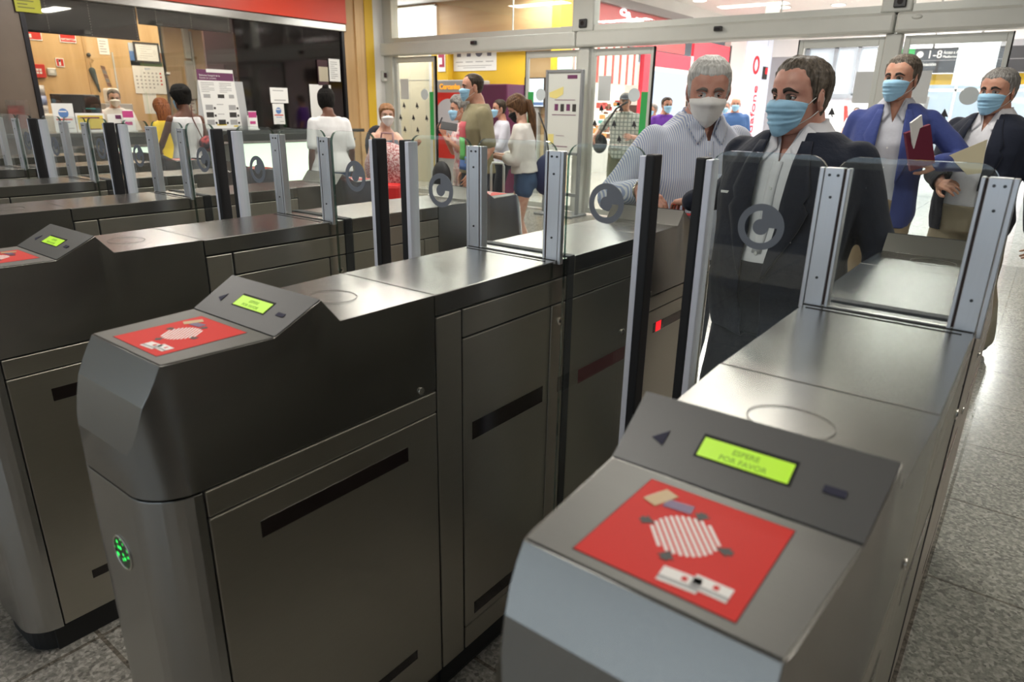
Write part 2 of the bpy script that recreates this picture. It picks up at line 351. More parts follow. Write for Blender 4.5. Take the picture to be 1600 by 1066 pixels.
def door_leaf(n, x0, x1, arrows=True, handle_side=1, sheet=True):
    d = empty('door_%d' % n, (x0, DY+.02, 0)); d['kind'] = 'structure'; w = x1-x0; f = .055
    MB().box(0, f, -.02, .02, .02, 2.28).box(w-f, w, -.02, .02, .02, 2.28).box(f, w-f, -.02, .02, 2.19, 2.28).box(f, w-f, -.02, .02, .02, .10).build('frame', ALU, d, .004)
    bx('gasket', GROOVE, w-.012 if handle_side > 0 else 0, w if handle_side > 0 else .012, -.024, .024, .02, 2.28, d)
    bx('pane', PANE, f, w-f, -.005, .005, .10, 2.19, d)
    if arrows:
        a = MB()
        xs = (.16, .50, .84); k = w/1.0
        for r in range(3):
            for c in range(3):
                xx = (.16+.33*c-(.10 if r == 1 else 0)*1)*k
                if r != 1 and c == 2: continue
                arrow(a, xx+.03, 1.50-.20*r, .055, -.008)
        a.build('arrow_decal', ARROWM, d)
    gx0, gx1 = (w-.155, w-f) if handle_side > 0 else (f, .155)
    MB().box(gx0, gx1, -.009, -.006, .95, 1.72).build('green_strip', GREENF, d, label='green vertical film strip')
    cx = w*.72 if handle_side > 0 else w*.30
    MB().cyl((cx, -.009, 1.68), .088, .003, 'y', 28).build('round_sticker', FROST, d)
    sx = w*.10 if handle_side > 0 else w*.72
    if sheet: MB().box(sx+.02, sx+.22, -.009, -.006, 1.60, 1.93).build('notice_sheet', mat('grey_sheet', (.60, .62, .62), .6), d)
    return d
door_leaf(1, -9.0, -8.03); door_leaf(2, -6.17, -5.22, False, -1, False); door_leaf(3, -5.01, -4.06)
door_leaf(4, -2.24, -1.34, True, -1, True); door_leaf(5, -1.15, -.19); door_leaf(6, 1.62, 2.54, False, -1)
SENS = mat('black_sensor_plastic', (.02, .02, .022), .35)
for (x, z, lab) in ((-7.05, 2.425, 'small black motion sensor on the beam above the leftmost doorway'), (-3.16, 2.43, 'small black motion sensor on the beam above the white-haired man')):
    s = thing('motion_sensor', lab, 'sensor', (x, DY-.14, z), 0, 'door motion sensors')
    MB().box(-.05, .05, -.055, .0, -.028, .028).build('housing', SENS, s, .012); MB().box(-.035, .035, -.058, -.054, -.018, .01).build('lens', BLACKG, s)
for (x, z, lab) in ((-5.13, 2.60, 'square black camera on the first beam pillar, above the man in the cap'), (-1.24, 2.60, 'square black camera on the second beam pillar, above the man in the blue blazer')):
    s = thing('security_camera', lab, 'camera', (x, DY-.08, z), 0, 'cameras on the beam pillars')
    MB().box(-.06, .06, -.035, .0, -.055, .055).build('housing', SENS, s, .01); MB().cyl((0, -.037, 0), .028, .004, 'y').build('lens', BLACKG, s)
s = thing('beam_cover_plate', 'oval white cover plate on the beam right of the joint above the blue blazer', 'cover plate', (-1.05, DY-.14, 2.44))
MB().ball((0, 0, 0), .05, .012, .022).build('plate', ALU_W, s); MB().cyl((0, -.016, 0), .006, .004, 'y', 10).build('screw', ALU, s)
# corner pillar with keypad
bx('wall_left', WOODP, -9.3, -9.2, 7.40, 7.84, 0, HALL_Z)['kind'] = 'structure'
bx('wall_left', YELLOW, -9.3, -9.19, 7.84, 8.02, 0, HALL_Z)['kind'] = 'structure'
bx('wall_left', WHITEW, -9.3, -9.2, 8.02, 8.4, 0, HALL_Z)['kind'] = 'structure'
bx('trim_6', WOODL, -9.21, -9.17, 7.62, 7.78, 0, HALL_Z)['kind'] = 'structure'
k = thing('entry_keypad', 'grey wall keypad on the white pillar left of the sliding doors', 'keypad', (-9.17, 8.21, 1.97))
MB().box(-.03, .02, -.06, .06, -.09, .09).build('housing', ALU, k, .01); MB().box(.02, .026, -.03, .035, -.02, .06).build('screen', DARKW, k); MB().box(.02, .03, -.03, .035, -.07, -.04).build('button_row', WHITE, k)
# ---- ticket office (left)
OX = -9.2
REDB2 = REDB
bx('wall_left', STONE, OX-.1, OX, 1.2, 2.80, 0, HALL_Z)['kind'] = 'structure'
bx('wall_left', WHITEW, OX-.1, OX, -6, 1.2, 0, HALL_Z)['kind'] = 'structure'  # unseen stretch, made white to brighten reflections in the gate fronts
bx('wall_left', mat('counter_front', (.10, .10, .10), .35, .3), OX-.1, OX, 2.80, 7.40, 0, 1.065)['kind'] = 'structure'
bx('trim_7', STF, OX-.12, OX+.06, 2.4, 7.40, 2.61, 2.72, bevel=.01)['kind'] = 'structure'
b = bx('fascia_band', REDB, OX+.002, OX+.05, 2.4, 7.42, 2.73, HALL_Z-.01); tag(b, 'red fascia band running above the ticket office window', 'sign band')
for y in (2.82, 7.36):
    bx('trim_8', mat('dark_mullion', (.03, .03, .035), .3, .5), OX-.04, OX+.02, y-.025, y+.025, 1.12, 2.61)['kind'] = 'structure'
OFG = glass('office_glass', (.97, .97, .95), .3)
OFD = glass('smoked_glass', (.30, .22, .25), .10, .06)
w = empty('window_5', (OX-.02, 2.85, 1.12)); w['kind'] = 'structure'
bx('pane', OFG, -.006, .006, 0, 1.25, 0, 1.49, w); bx('pane', OFG, -.006, .006, 1.26, 2.58, 0, 1.49, w)
w = empty('window_6', (OX-.02, 5.45, 1.12)); w['kind'] = 'structure'
bx('pane', OFD, -.006, .006, 0, 1.88, 0, 1.49, w)
# office room behind
OB = -11.5
bx('wall_left', WOODL, OB-.1, OB, 2.2, 5.55, 0, 2.9)['kind'] = 'structure'
bx('wall_left', wood('beech_strip', (.64, .44, .24), (.70, .50, .28), (1, 1, .08), .4, 8), OB-.55, OB-.45, 5.55, 8.2, 0, 2.9)['kind'] = 'structure'
bx('wall_left', WOODL, OB-.5, OB, 5.5, 5.55, 0, 2.9)['kind'] = 'structure'
bx('wall_office', WOODL, OB, OX-.1, 2.15, 2.2, 0, 2.9)['kind'] = 'structure'
bx('wall_office', DARKW, OB-.5, OX-.1, 7.45, 7.5, 0, 2.9)['kind'] = 'structure'
bx('wall_office', DARKW, OX-1.2, OX-1.15, 5.62, 7.45, 0, 2.9)['kind'] = 'structure'
bx('ceiling', CEIL, OB-.6, OX-.1, 2.15, 7.5, 2.9, 2.95)['kind'] = 'structure'
bx('trim_9', WOODP, OB, OB+.015, 4.33, 4.36, 0, 2.9)['kind'] = 'structure'
bx('trim_9', ALU_W, OB, OB+.02, 4.72, 4.74, 1.2, 2.2)['kind'] = 'structure'
# blinds
BL = mat('black_blind', (.012, .010, .012), .6)
CH = mat('bead_chain', (.45, .43, .40), .3, .6)
for (y0, y1, z0, lab) in ((2.88, 4.14, 2.20, 'black roller blind hanging low in the left bay of the office window'), (4.16, 5.44, 2.40, 'black roller blind pulled up short above the wall calendar')):
    s = thing('roller_blind', lab, 'blind', (OX-.10, y0, z0+.02), 0, 'office window blinds')
    MB().box(-.004, .004, 0, y1-y0, .03, 2.62-z0).build('fabric', BL, s); MB().cyl((0, 0, .02), .014, y1-y0, 'y', 12).build('bottom_bar', BL, s)
    for yy in ((y1-y0)*.18, (y1-y0)*.55, (y1-y0)*.98):
        c = MB()
        for i in range(int((2.60-z0)/.03)): c.ball((.012, yy, .03+i*.03), .005, .005, .007, 6, 4)
        c.build('bead_chain', CH, s)
# counter
CT = mat('dark_counter_stone', (.035, .04, .038), .18, 0, .6)
c = thing('ticket_counter', 'long dark stone ledge of the ticket office with glowing front panels', 'counter', (OX, 2.6, 0))
MB().box(-.35, .005, .2, 4.80, 1.07, 1.12).box(.0, .38, -.35, 4.80, 1.07, 1.12).build('worktop', CT, c, .006)
MB().box(.02, .10, 0, 4.8, 0, 1.07).build('front_panel', mat('counter_grey', (.12, .13, .12), .35), c)
LP = emis('lit_panel', (.86, 1.0, .80), 1.15)
for y0, y1 in ((.95, 1.5), (2.55, 4.1)):
    MB().box(.101, .13, y0, y1, .30, .92).build('lit_panel', LP, c, label='glowing pale green front panel')
MB().box(.09, .14, 0, 4.8, .93, .96).build('rail', STF, c)
YL = 1.12
def leaflet_text(mb, x, y0, y1, z0, z1, rows, mi=1, dx=.001, fill=.8, t=.35):
    h = (z1-z0)/rows
    for i in range(rows):
        zz = z1-h*(i+.5); L = (y1-y0)*(fill if i % 3 != 2 else fill*.6)
        mb.box(x, x+dx, y0, y0+L, zz-h*t/2, zz+h*t/2, mi)
GREYT = mat('grey_print', (.38, .38, .38), .6); BLUEP = mat('blue_print', (.10, .22, .50), .5); REDP = mat('red_print', (.60, .05, .04), .5)
PURP = mat('purple_print', (.14, .03, .10), .5); PINKP = mat('magenta_print', (.50, .05, .22), .5); YPR = mat('yellow_print', (.72, .55, .08), .5)
def sheet(name, lab, cat, x, y, z, wy, hz, deco=None, group=None, mats=(PAPER, GREYT, BLUEP, REDP, PURP, YPR)):
    s = thing(name, lab, cat, (x, y, z), 0, group)
    m = MB().box(0, .004, 0, wy, 0, hz, 0)
    if deco: deco(m, wy, hz)
    m.build('sheet', list(mats), s); return s
def deco_logo(m, w, h):
    m.cyl((.004, w*.5, h*.66), w*.24, .001, 'x', 20, 2); m.box(.004, .006, w*.12, w*.88, h*.42, h*.47, 3); m.box(.004, .005, w*.25, w*.75, h*.33, h*.36, 2); m.box(.004, .005, w*.55, w*.9, h*.12, h*.15, 1)
    m.box(.0045, .0062, w*.30, w*.66, h*.70, h*.74, 0)
def deco_rows(n): return lambda m, w, h: leaflet_text(m, .004, w*.12, w*.9, h*.1, h*.9, n)
sheet('standing_poster', 'white poster with blue and red emblem standing on the office counter', 'poster', OX+.05, 2.92, YL, .23, .33, deco_logo)
def deco_tbl(m, w, h):
    m.box(.004, .005, w*.06, w*.94, h*.12, h*.88, 5); m.box(.005, .006, w*.14, w*.82, h*.72, h*.79, 4); m.box(.005, .006, w*.20, w*.80, h*.12, h*.17, 4)
sheet('standing_notice', 'landscape notice with olive table standing on the counter below the monitor', 'notice', OX+.05, 3.16, YL, .33, .22, deco_tbl)
sheet('standing_notice', 'pale leaflet with small magenta blocks standing in front of the clerk', 'notice', OX+.06, 3.52, YL, .32, .21, lambda m, w, h: (m.box(.004, .005, w*.3, w*.62, h*.72, h*.95, 4), m.box(.004, .005, w*.5, w*.75, h*.45, h*.62, 3), leaflet_text(m, .004, w*.1, w*.5, h*.1, h*.4, 3)))
# acrylic holders with brochures
for (y, lab, colm) in ((3.66, 'small magenta brochure rack standing on the counter left of the yellow top', PINKP), (5.42, 'pink and white brochure holder on the counter right of the information board', PINKP)):
    s = thing('brochure_holder', lab, 'brochure holder', (OX+.12, y, YL), 0, 'brochure holders on the ledge')
    MB().box(0, .05, 0, .16, 0, .012).box(0, .01, 0, .16, .012, .20).build('stand', PAPER, s, .003)
    MB().box(.012, .02, .015, .145, .02, .26, 0).box(.02, .021, .015, .145, .17, .25, 1).box(.021, .022, .03, .12, .08, .12, 1).build('brochure', [PAPER, colm], s)
s = thing('leaflet_holder', 'clear tilted leaflet holder at the left end of the counter', 'leaflet holder', (OX+.10, 2.44, YL))
MB().poly([(0, 0, 0), (.12, 0, 0), (.02, 0, .36)], (0, .22, 0)).build('stand', glass('acrylic', (.9, .9, .9), .6), s)
MB().box(.0, .012, .02, .18, .05, .30).build('leaflet', mat('leaflet_dark_red', (.25, .06, .05), .5), s)
# big information board
s = thing('information_board', 'tall grey information board with purple header standing on the counter', 'information board', (OX+.02, 4.72, YL))
MB().poly([(0, 0, 0), (0, .78, 0), (0, .74, .66), (0, .06, .66)], (.012, 0, 0)).build('backing', mat('board_grey', (.46, .47, .48), .5), s)
def board(m):
    m.poly([(.013, .10, .02), (.013, .66, .02), (.013, .60, .80), (.013, .06, .80)], (.004, 0, 0), 0)
    m.box(.0172, .0182, .06, .60, .66, .80, 1); m.box(.0185, .0190, .20, .60, .765, .81, 0)
    for i in range(3):
        for j, yy in enumerate((.13, .30, .48)):
            if j == 1 and i < 2: m.box(.0172, .0182, yy, yy+.10, .34-.13*i, .35-.13*i, 2); continue
            m.box(.0172, .0182, yy, yy+.11, .27-.10*i, .34-.10*i, 3 if (i+j) % 2 else 2)
            m.box(.0172, .0182, yy+.12, yy+.15, .28-.10*i, .31-.10*i, 3)
    m.box(.0172, .0182, .12, .22, .43, .48, 2); m.box(.0172, .0182, .33, .43, .43, .48, 3); m.box(.0172, .0182, .50, .58, .43, .48, 2)
    m.box(.0172, .0182, .27, .42, .06, .08, 5); m.box(.0172, .0182, .53, .60, .04, .06, 5)
    leaflet_text(m, .0172, .10, .34, .50, .64, 6, 2); leaflet_text(m, .0172, .37, .60, .50, .64, 6, 2)
bm_ = MB(); board(bm_); bm_.build('poster', [PAPER, PURP, GREYT, DKPRINT, REDP, YPR], s)
text_mesh('Reforma Integral de la', .034, PAPER, 'poster_title', s, FX(.0186, .09, .715), .0005); text_mesh('Estación de Cercanías', .028, PAPER, 'poster_title', s, FX(.0186, .09, .682), .0005)
# papers on the smoked glass
G = 'notices on the smoked office glass'
sheet('window_notice', 'upper white notice with two black lines on the smoked glass', 'notice', OX, 5.92, 1.50, .31, .22, lambda m, w, h: (m.box(.004, .005, w*.15, w*.75, h*.78, h*.84, 1), m.box(.004, .005, w*.2, w*.85, h*.15, h*.22, 1)), G)
sheet('window_notice', 'lower portrait notice with blue emblem on the smoked glass', 'notice', OX, 5.94, 1.19, .20, .30, deco_logo, G)
sheet('window_notice', 'narrow white notice high on the smoked glass by the beech pillar', 'notice', OX, 7.05, 1.85, .22, .34, deco_rows(9), G)
f = thing('framed_picture', 'pale framed picture beside the narrow notice on the smoked glass', 'picture', (OX, 6.82, 1.78)); MB().box(0, .006, 0, .20, 0, .38).build('frame', DARKW, f); MB().box(.006, .008, .02, .20, .06, .28).build('print', mat('beige_print', (.45, .40, .30), .5), f)
sheet('hanging_sheet', 'pale beige sheet behind the woman in the white T-shirt', 'sheet', OX, 6.64, 1.13, .42, .66, None)
sheet('warning_notice', 'yellow-green notice stuck at the top of the office window frame', 'notice', OX+.03, 2.76, 2.42, .26, .20, lambda m, w, h: leaflet_text(m, .004, w*.1, w*.9, h*.15, h*.85, 4, 1), None, (mat('acid_yellow', (.42, .42, .02), .5), mat('olive_print', (.16, .16, .02), .5)))
# things in the office
c = thing('wall_calendar', 'wall calendar with landscape picture on the beech office wall', 'calendar', (OB+.005, 4.99, 1.74))
MB().box(0, .006, 0, .50, .29, .62, 0).box(.006, .007, 0, .14, .29, .50, 1).box(.006, .007, 0, .5, .29, .36, 2).box(.006, .007, .42, .5, .36, .5, 3).build('picture', [mat('sky_print', (.55, .62, .70), .5), BLUEP, mat('green_print', (.10, .16, .06), .5), mat('rust_print', (.35, .15, .08), .5)], c)
m = MB().box(0, .008, .01, .51, -.13, .285, 0)
num = 0
for r in range(5):
    for q in range(7):
        if r == 0 and q < 2: continue
        num += 1
        if num > 31: continue
        m.box(.008, .009, .045+q*.064, .045+q*.064+.028, .17-r*.055, .195-r*.055, 2 if q == 6 else 1)
m.build('page', [PAPER, GREYT, REDP], c); text_mesh('JULIO', .035, BLUEP, 'month_name', c, FX(.0095, .20, .235), .0005)
f = thing('framed_certificate', 'black-framed certificate hanging over the calendar picture', 'framed certificate', (OB+.018, 5.06, 2.08))
MB().box(0, .02, 0, .40, 0, .025).box(0, .02, 0, .40, .275, .30).box(0, .02, 0, .025, .025, .275).box(0, .02, .375, .40, .025, .275).build('frame', DKPRINT, f)
m = MB().box(0, .01, .025, .375, .025, .275, 0); leaflet_text(m, .01, .08, .33, .05, .25, 6, 1, t=.15); m.build('sheet', [PAPER, GREYT], f)
sheet('wall_sheet', 'blank white sheet pinned on the office wall below the blind', 'sheet', OB, 4.55, 2.16, .15, .23, deco_rows(5))
sheet('wall_sheet', 'creased white sheet hanging under the calendar', 'sheet', OB, 5.10, 1.30, .22, .33, None)
sheet('wall_sheet', 'pale blue sheet pinned on the wall right of the dark bun', 'sheet', OB-.44, 6.1, 1.30, .12, .28, deco_rows(4))
RS = mat('red_sign', (.62, .03, .02), .45)
def sign(lab, y, z, w, h, txt=None, deco=None, cat='sign', name='wall_sign', ts=.05):
    s = thing(name, lab, cat, (OB+.004, y, z)); MB().box(0, .008, 0, w, 0, h, 0).box(.008, .0085, .01, w-.01, .012, h-.012, 1).build('plate', [PAPER, RS], s)
    if txt: text_mesh(txt, ts, PAPER, 'sign_text', s, FX(.009, .02, h*.25), .0005, bold=.001)
    if deco: deco(s)
    return s
sign('red extinguisher sign on the office wall, its lower edge showing below the blind', 4.03, 2.29, .22, .12, 'EXTINTOR', None, 'sign', 'wall_sign', .04)
sign('red and white fire sign at the left edge of the office wall', 3.50, 2.29, .30, .12, None, lambda s: MB().box(.009, .010, .10, .17, .03, .08).build('pictogram', PAPER, s))
sign('small square red fire-extinguisher sign alone on the office wall', 3.92, 1.95, .11, .12, None, lambda s: MB().box(.009, .010, .04, .065, .02, .10).cyl((.009, .052, .085), .018, .001, 'x', 12).build('pictogram', PAPER, s))
s = thing('fire_alarm_box', 'red square fire alarm call point with white grid', 'fire alarm', (OB+.004, 3.58, 1.79)); MB().box(0, .05, 0, .17, 0, .18).build('housing', RS, s, .006)
m = MB(); [m.box(.05, .052, .05+.04*i, .08+.04*i, .05+.04*j, .08+.04*j) for i in range(2) for j in range(2)]; m.build('button', PAPER, s)
s = thing('light_switch', 'white switch plate at the far left of the office wall', 'switch', (OB+.004, 3.48, 1.80)); MB().box(0, .02, 0, .08, 0, .16).build('plate', PAPER, s, .004); MB().box(.02, .026, .02, .06, .05, .11).build('rocker', ALU_W, s)
s = thing('wall_thermostat', 'rounded silver thermostat on the office wall', 'thermostat', (OB+.004, 3.78, 1.82)); MB().box(0, .03, 0, .12, 0, .11).build('housing', ALU, s, .015); MB().box(.03, .033, .03, .09, .04, .08).build('dial', PAPER, s)
s = thing('wall_clamp', 'small black and white bracket on the edge of the wall right of the calendar', 'bracket', (OB+.004, 5.50, 1.90)); MB().box(0, .04, 0, .07, 0, .03).build('jaw', DKPRINT, s, .004); MB().box(.01, .05, .03, .08, .02, .05).build('grip', PAPER, s, .004)
s = thing('cable_trunking', 'cream vertical cable trunking on the recessed office wall', 'trunking', (OB-.44, 6.10, 1.55)); MB().box(0, .05, 0, .13, .0, .62).box(0, .06, .02, .12, .66, 1.3).build('channel', ALU_W, s, .004); MB().box(0, .04, .14, .18, 0, 1.1).build('side_channel', ALU_W, s, .004)
s = thing('hanging_umbrella', 'folded dark umbrella and coat hook hanging on the office wall', 'umbrella', (OB+.03, 4.45, 1.62)); MB().capsule((0, 0, 0), .012, (0, -.06, .30), .045).build('canopy', mat('umbrella_fabric', (.05, .07, .07), .8), s); MB().tube([(0, -.06, .3), (0, -.07, .42), (0, -.05, .47), (0, -.02, .44)], .009).build('handle', WOODP, s); MB().ball((.0, -.07, .52), .03, .03, .03, 10, 6).build('hook', DKPRINT, s)
s = thing('photo_strip', 'narrow tilted strip of photographs on the office wall above the clerk', 'photo strip', (OB+.004, 4.53, 1.72))
m = MB(); [m.poly([(0, .0+.012*i, .28-.06*i), (0, .06+.012*i, .27-.06*i), (0, .07+.012*i, .215-.06*i), (0, .01+.012*i, .225-.06*i)], (.003, 0, 0), i % 2) for i in range(5)]; m.build('print', [mat('photo_brown', (.22, .12, .08), .5), mat('photo_grey', (.25, .22, .20), .5)], s)
s = thing('water_dispenser', 'water dispenser with transparent blue bottle in the office corner', 'water dispenser', (-11.15, 3.45, 0))
MB().box(-.15, .15, -.15, .15, 0, 1.30).build('cabinet', PAPER, s, .02)
MB().cyl((0, 0, 1.30), .13, .12, 'z', 20, 0).cyl((0, 0, 1.42), .135, .12, 'z', 20, 1).cyl((0, 0, 1.54), .13, .14, 'z', 20, 0).build('bottle', [mat('bottle_clear', (.55, .55, .58), .15, spec=.7), mat('bottle_blue', (.30, .36, .62), .15, spec=.7)], s)
s = thing('computer_monitor', 'wide black computer monitor seen from behind on the office desk', 'monitor', (-9.80, 3.16, 1.04))
MB().box(-.02, .02, 0, .58, .16, .52).build('screen_housing', mat('monitor_black', (.012, .012, .014), .35), s, .01); MB().box(-.03, -.01, .3, .36, 0, .2).box(-.12, .1, .2, .46, -.01, .01).build('stand', SENS, s)
MB().box(.021, .023, .38, .50, .34, .355).build('badge', mat('teal_badge', (.05, .35, .38), .4), s)
s = thing('desk_printer', 'small white printer behind the clerk', 'printer', (-11.2, 4.36, 1.45)); MB().box(-.10, .10, .05, .22, 0, .22).build('housing', PAPER, s, .03); MB().box(.10, .12, .07, .20, .08, .1).build('tray', GREYT, s)
s = thing('filing_cabinet', 'grey filing cabinet under the white printer', 'cabinet', (-11.2, 4.49, 0)); MB().box(-.22, .22, -.2, .2, 0, 1.45).build('cabinet', GREYT, s, .01)
for z in (.1, .55, 1.0): MB().box(.22, .235, -.17, .17, z, z+.38).build('drawer', ALU_W, s)
s = thing('office_desk', 'beech desk behind the office counter', 'desk', (-9.78, 3.0, 0)); MB().box(-.20, .22, 0, 1.9, 1.0, 1.04).build('desktop', WOODP, s, .004)
for yy in (.05, 1.8): MB().box(-.16, .18, yy, yy+.05, 0, 1.0).build('leg_panel', WOODP, s)
s = thing('office_chair', 'magenta office chair behind the seated clerk', 'chair', (-10.72, 4.20, 0)); MB().box(-.06, .04, -.24, .24, .75, 1.28).build('backrest', mat('magenta_fabric', (.38, .04, .16), .8), s, .05); MB().box(-.05, .45, -.24, .24, .55, .64).build('seat', mat('magenta_fabric2', (.38, .04, .16), .8), s, .04); MB().cyl((.2, 0, .05), .03, .5).build('column', SENS, s)
m = MB(); [m.tube([(.2, 0, .08), (.2+.28*cos(a*2*pi/5), .28*sin(a*2*pi/5), .03)], .018) for a in range(5)]; m.build('base', SENS, s)
# ================================================================ THE MALL BEYOND THE DOORS
BROWNW = wood('beech_and_shade_brown', (.42, .27, .13), (.50, .34, .17), (.1, 1, 1), .5, 5)
CREAMW = mat('cream_panel', (.74, .68, .50), .5)
bx('wall_mall', CREAMW, -16, -9.72, 9.9, 10.1, 0, 2.5)['kind'] = 'structure'
bx('wall_mall', WHITEW, -9.72, -9.62, 9.88, 10.1, 0, 2.5)['kind'] = 'structure'
bx('wall_mall', YELLOW, -9.62, -9.2, 9.86, 10.1, 0, 2.5)['kind'] = 'structure'
bx('wall_mall', YELLOW, -9.2, -7.44, 10.0, 10.2, 0, 2.5)['kind'] = 'structure'
bx('wall_mall', BROWNW, -7.44, -6.78, 10.0, 10.2, 0, 2.5)['kind'] = 'structure'  # brown here paints shade on this end of the yellow wall
bx('wall_mall', BROWNW, -16, -6.78, 9.86, 10.2, 2.5, MALL_Z)['kind'] = 'structure'
bx('trim_10', YELLOW, -6.78, -6.60, 9.84, 10.2, 0, MALL_Z)['kind'] = 'structure'
bx('trim_11', GREYT, -16, -9.72, 9.895, 9.902, 1.98, 1.99)['kind'] = 'structure'
s = thing('backlit_sign_box', 'bright white backlit box seen through the transom above the left doorway', 'light box', (-10.8, 9.78, 2.72)); MB().box(0, 1.34, 0, .07, 0, .56).build('lit_face', emis('white_lightbox', (.93, .96, 1), 1.5), s); MB().box(-.02, 1.36, .005, .08, -.03, 0).box(-.02, 1.36, .005, .08, .56, .59).build('frame', ALU, s)
# posters and machines on the yellow wall
s = thing('wall_poster', 'large white poster with dark pictures on the yellow wall', 'poster', (-9.16, 9.995, 2.14))
m = MB().box(0, 1.06, -.006, 0, 0, .40, 0)
for i in range(4):
    m.box(.06+.25*i, .24+.25*i, -.008, -.006, .15, .165, 1)
    if i != 2: m.box(.09+.25*i, .19+.25*i, -.008, -.006, .25, .38, 2)
m.cyl((.64, -.008, .33), .09, .002, 'y', 16, 2); m.box(.1, .95, -.008, -.006, .085, .095, 1); m.box(.25, .8, -.008, -.006, .05, .06, 1); m.box(.8, 1.0, -.008, -.006, .32, .38, 3)
m.build('sheet', [PAPER, GREYT, mat('slate_print', (.15, .15, .2), .5), DKPRINT], s)
s = thing('wall_notice', 'small white and maroon notice on the yellow pillar', 'notice', (-9.45, 9.855, 2.13)); MB().box(0, .20, -.006, 0, 0, .36, 0).box(.02, .18, -.008, -.006, .25, .33, 1).box(.12, .18, -.008, -.006, .12, .25, 1).box(.04, .18, -.008, -.006, .08, .13, 1).build('sheet', [PAPER, mat('maroon_print', (.35, .04, .08), .5)], s)
s = thing('ticket_machine', 'red ticket machine with grey disc and amber display behind the old woman', 'ticket machine', (-9.19, 9.45, 0))
MB().box(0, .98, 0, .5, 0, 1.96).build('cabinet', mat('machine_grey', (.38, .37, .36), .4), s, .02)
MB().box(.03, .95, -.01, 0, .55, 1.74).build('front_panel', mat('machine_red', (.60, .03, .02), .35), s)
MB().cyl((.38, -.014, 1.30), .33, .008, 'y', 36).build('disc', mat('disc_grey', (.50, .48, .50), .4), s)
MB().box(.12, .30, -.03, -.012, 1.0, 1.2).build('screen', DARKW, s); text_mesh('Cercanías', .13, emis('amber_led', (1, .42, .03), .9), 'display_text', s, FY(.16, -.004, 1.80), .002, bold=.004)
s = thing('purple_kiosk', 'dark purple ticket kiosk with white lettering behind the girl', 'kiosk', (-8.10, 9.40, 0))
MB().box(0, .72, 0, .55, 0, 1.88).build('cabinet', mat('kiosk_purple', (.085, .012, .045), .4), s, .02)
text_mesh('ave', .36, mat('kiosk_white', (.62, .55, .60), .5), 'lettering', s, Matrix.Translation((.62, -.004, .62)) @ frame(0, 0, 0, (0, 0, 1), (-1, 0, 0)), .002)
s = thing('display_screen', 'bright white and blue screen behind the glass door right of the purple kiosk', 'screen', (-7.38, 9.9, 1.50))
MB().box(0, .44, 0, .08, 0, .50).build('housing', SENS, s); MB().box(.015, .425, -.004, 0, .02, .48).build('screen', emis('screen_white', (.80, .88, 1), 1.1), s); MB().box(.015, .425, -.006, -.004, .04, .09).build('taskbar', BLUEP, s)
MB().box(.12, .32, .01, .08, -1.5, 0).build('stand', GREYT, s)
s = thing('display_screen', 'small greenish lit screen high on the yellow pillar behind the totem', 'screen', (-6.62, 9.80, 2.10)); MB().box(0, .32, 0, .03, 0, .30).build('housing', ALU, s); MB().box(.02, .30, -.004, 0, .02, .28).build('screen', emis('screen_green', (.75, .95, .90), 1), s)
# soffit over the entrance lobby with a round lamp
DL = emis('downlight_disc', (1, .97, .9), 6)
bx('ceiling', CEIL, -16, -6.60, 8.46, 9.86, 3.35, 3.42)['kind'] = 'structure'
def downlight(x, y, z, lab, r=.11):
    s = thing('ceiling_downlight', lab, 'ceiling light', (x, y, z), 0, 'round mall downlights')
    MB().cyl((0, 0, -.012), r*1.2, .012, 'z', 24).build('trim_ring', ALU_W, s); MB().cyl((0, 0, -.02), r, .009, 'z', 24).build('diffuser', DL, s)
downlight(-7.2, 9.5, 3.35, 'round ceiling light over the left doorway, in front of the beech wall')
for (x, y, lab) in ((-6.51, 20.87, 'round ceiling light above the man in the dark suit, left of the pair'), (-5.13, 21.11, 'round ceiling light above the man in the dark suit, right of the pair'),
                    (-3.33, 22.4, 'round ceiling light just right of the second beam camera'), (-8.0, 18.5, 'round ceiling light beside the grey shop cornice'), (-7.4, 23.2, 'round ceiling light low above the beam, over the white-haired man')):
    downlight(x, y, MALL_Z, lab, .17)
s = thing('hanging_sign', 'small grey-green panel hanging from the mall ceiling', 'sign', (-5.2, 15.6, 3.36)); MB().box(0, .30, 0, .03, 0, .35).build('plate', mat('sage_panel', (.30, .33, .30), .5), s); MB().tube([(.15, .015, .35), (.15, .015, .94)], .006).tube([(.15, .015, 0), (.15, .015, -.5)], .004).build('cable', GREYT, s)
# shops along the left side of the mall
PINKW = mat('pale_pink_wall', (.70, .62, .60), .6)
SX = -8.6
bx('wall_mall', PINKW, SX-.2, SX, 10.2, 13.2, 0, MALL_Z)['kind'] = 'structure'
bx('wall_mall', PINKW, SX-.2, SX, 22.6, 24.0, 0, MALL_Z)['kind'] = 'structure'
bx('wall_mall', WHITEW, SX-.2, SX, 13.2, 22.6, 3.95, MALL_Z)['kind'] = 'structure'
b = thing('shop_fascia', 'red shop fascia with glowing white lettering and grey cornice seen through the transom', 'shop sign', (SX, 12.9, 3.0))
MB().box(.005, .03, 0, 6.2, 0, .80).build('red_board', mat('fascia_red', (.52, .05, .05), .35), b); MB().box(.005, .15, -.1, 6.3, .80, .98).build('cornice', mat('cornice_grey', (.22, .20, .20), .5), b)
SG = emis('sign_white', (1, 1, 1), 3)
text_mesh('Ce', .20, SG, 'lettering', b, FX(.035, 2.35, .645), .02, bold=.008, sx=2); text_mesh('TerVes', .19, SG, 'lettering', b, FX(.035, 2.62, .53), .02, bold=.008, sx=2.0)
MB().ball((.06, 4.15, .60), .02, .12, .07).build('leaf', emis('leaf_green', (.45, 1, .05), 2), b)
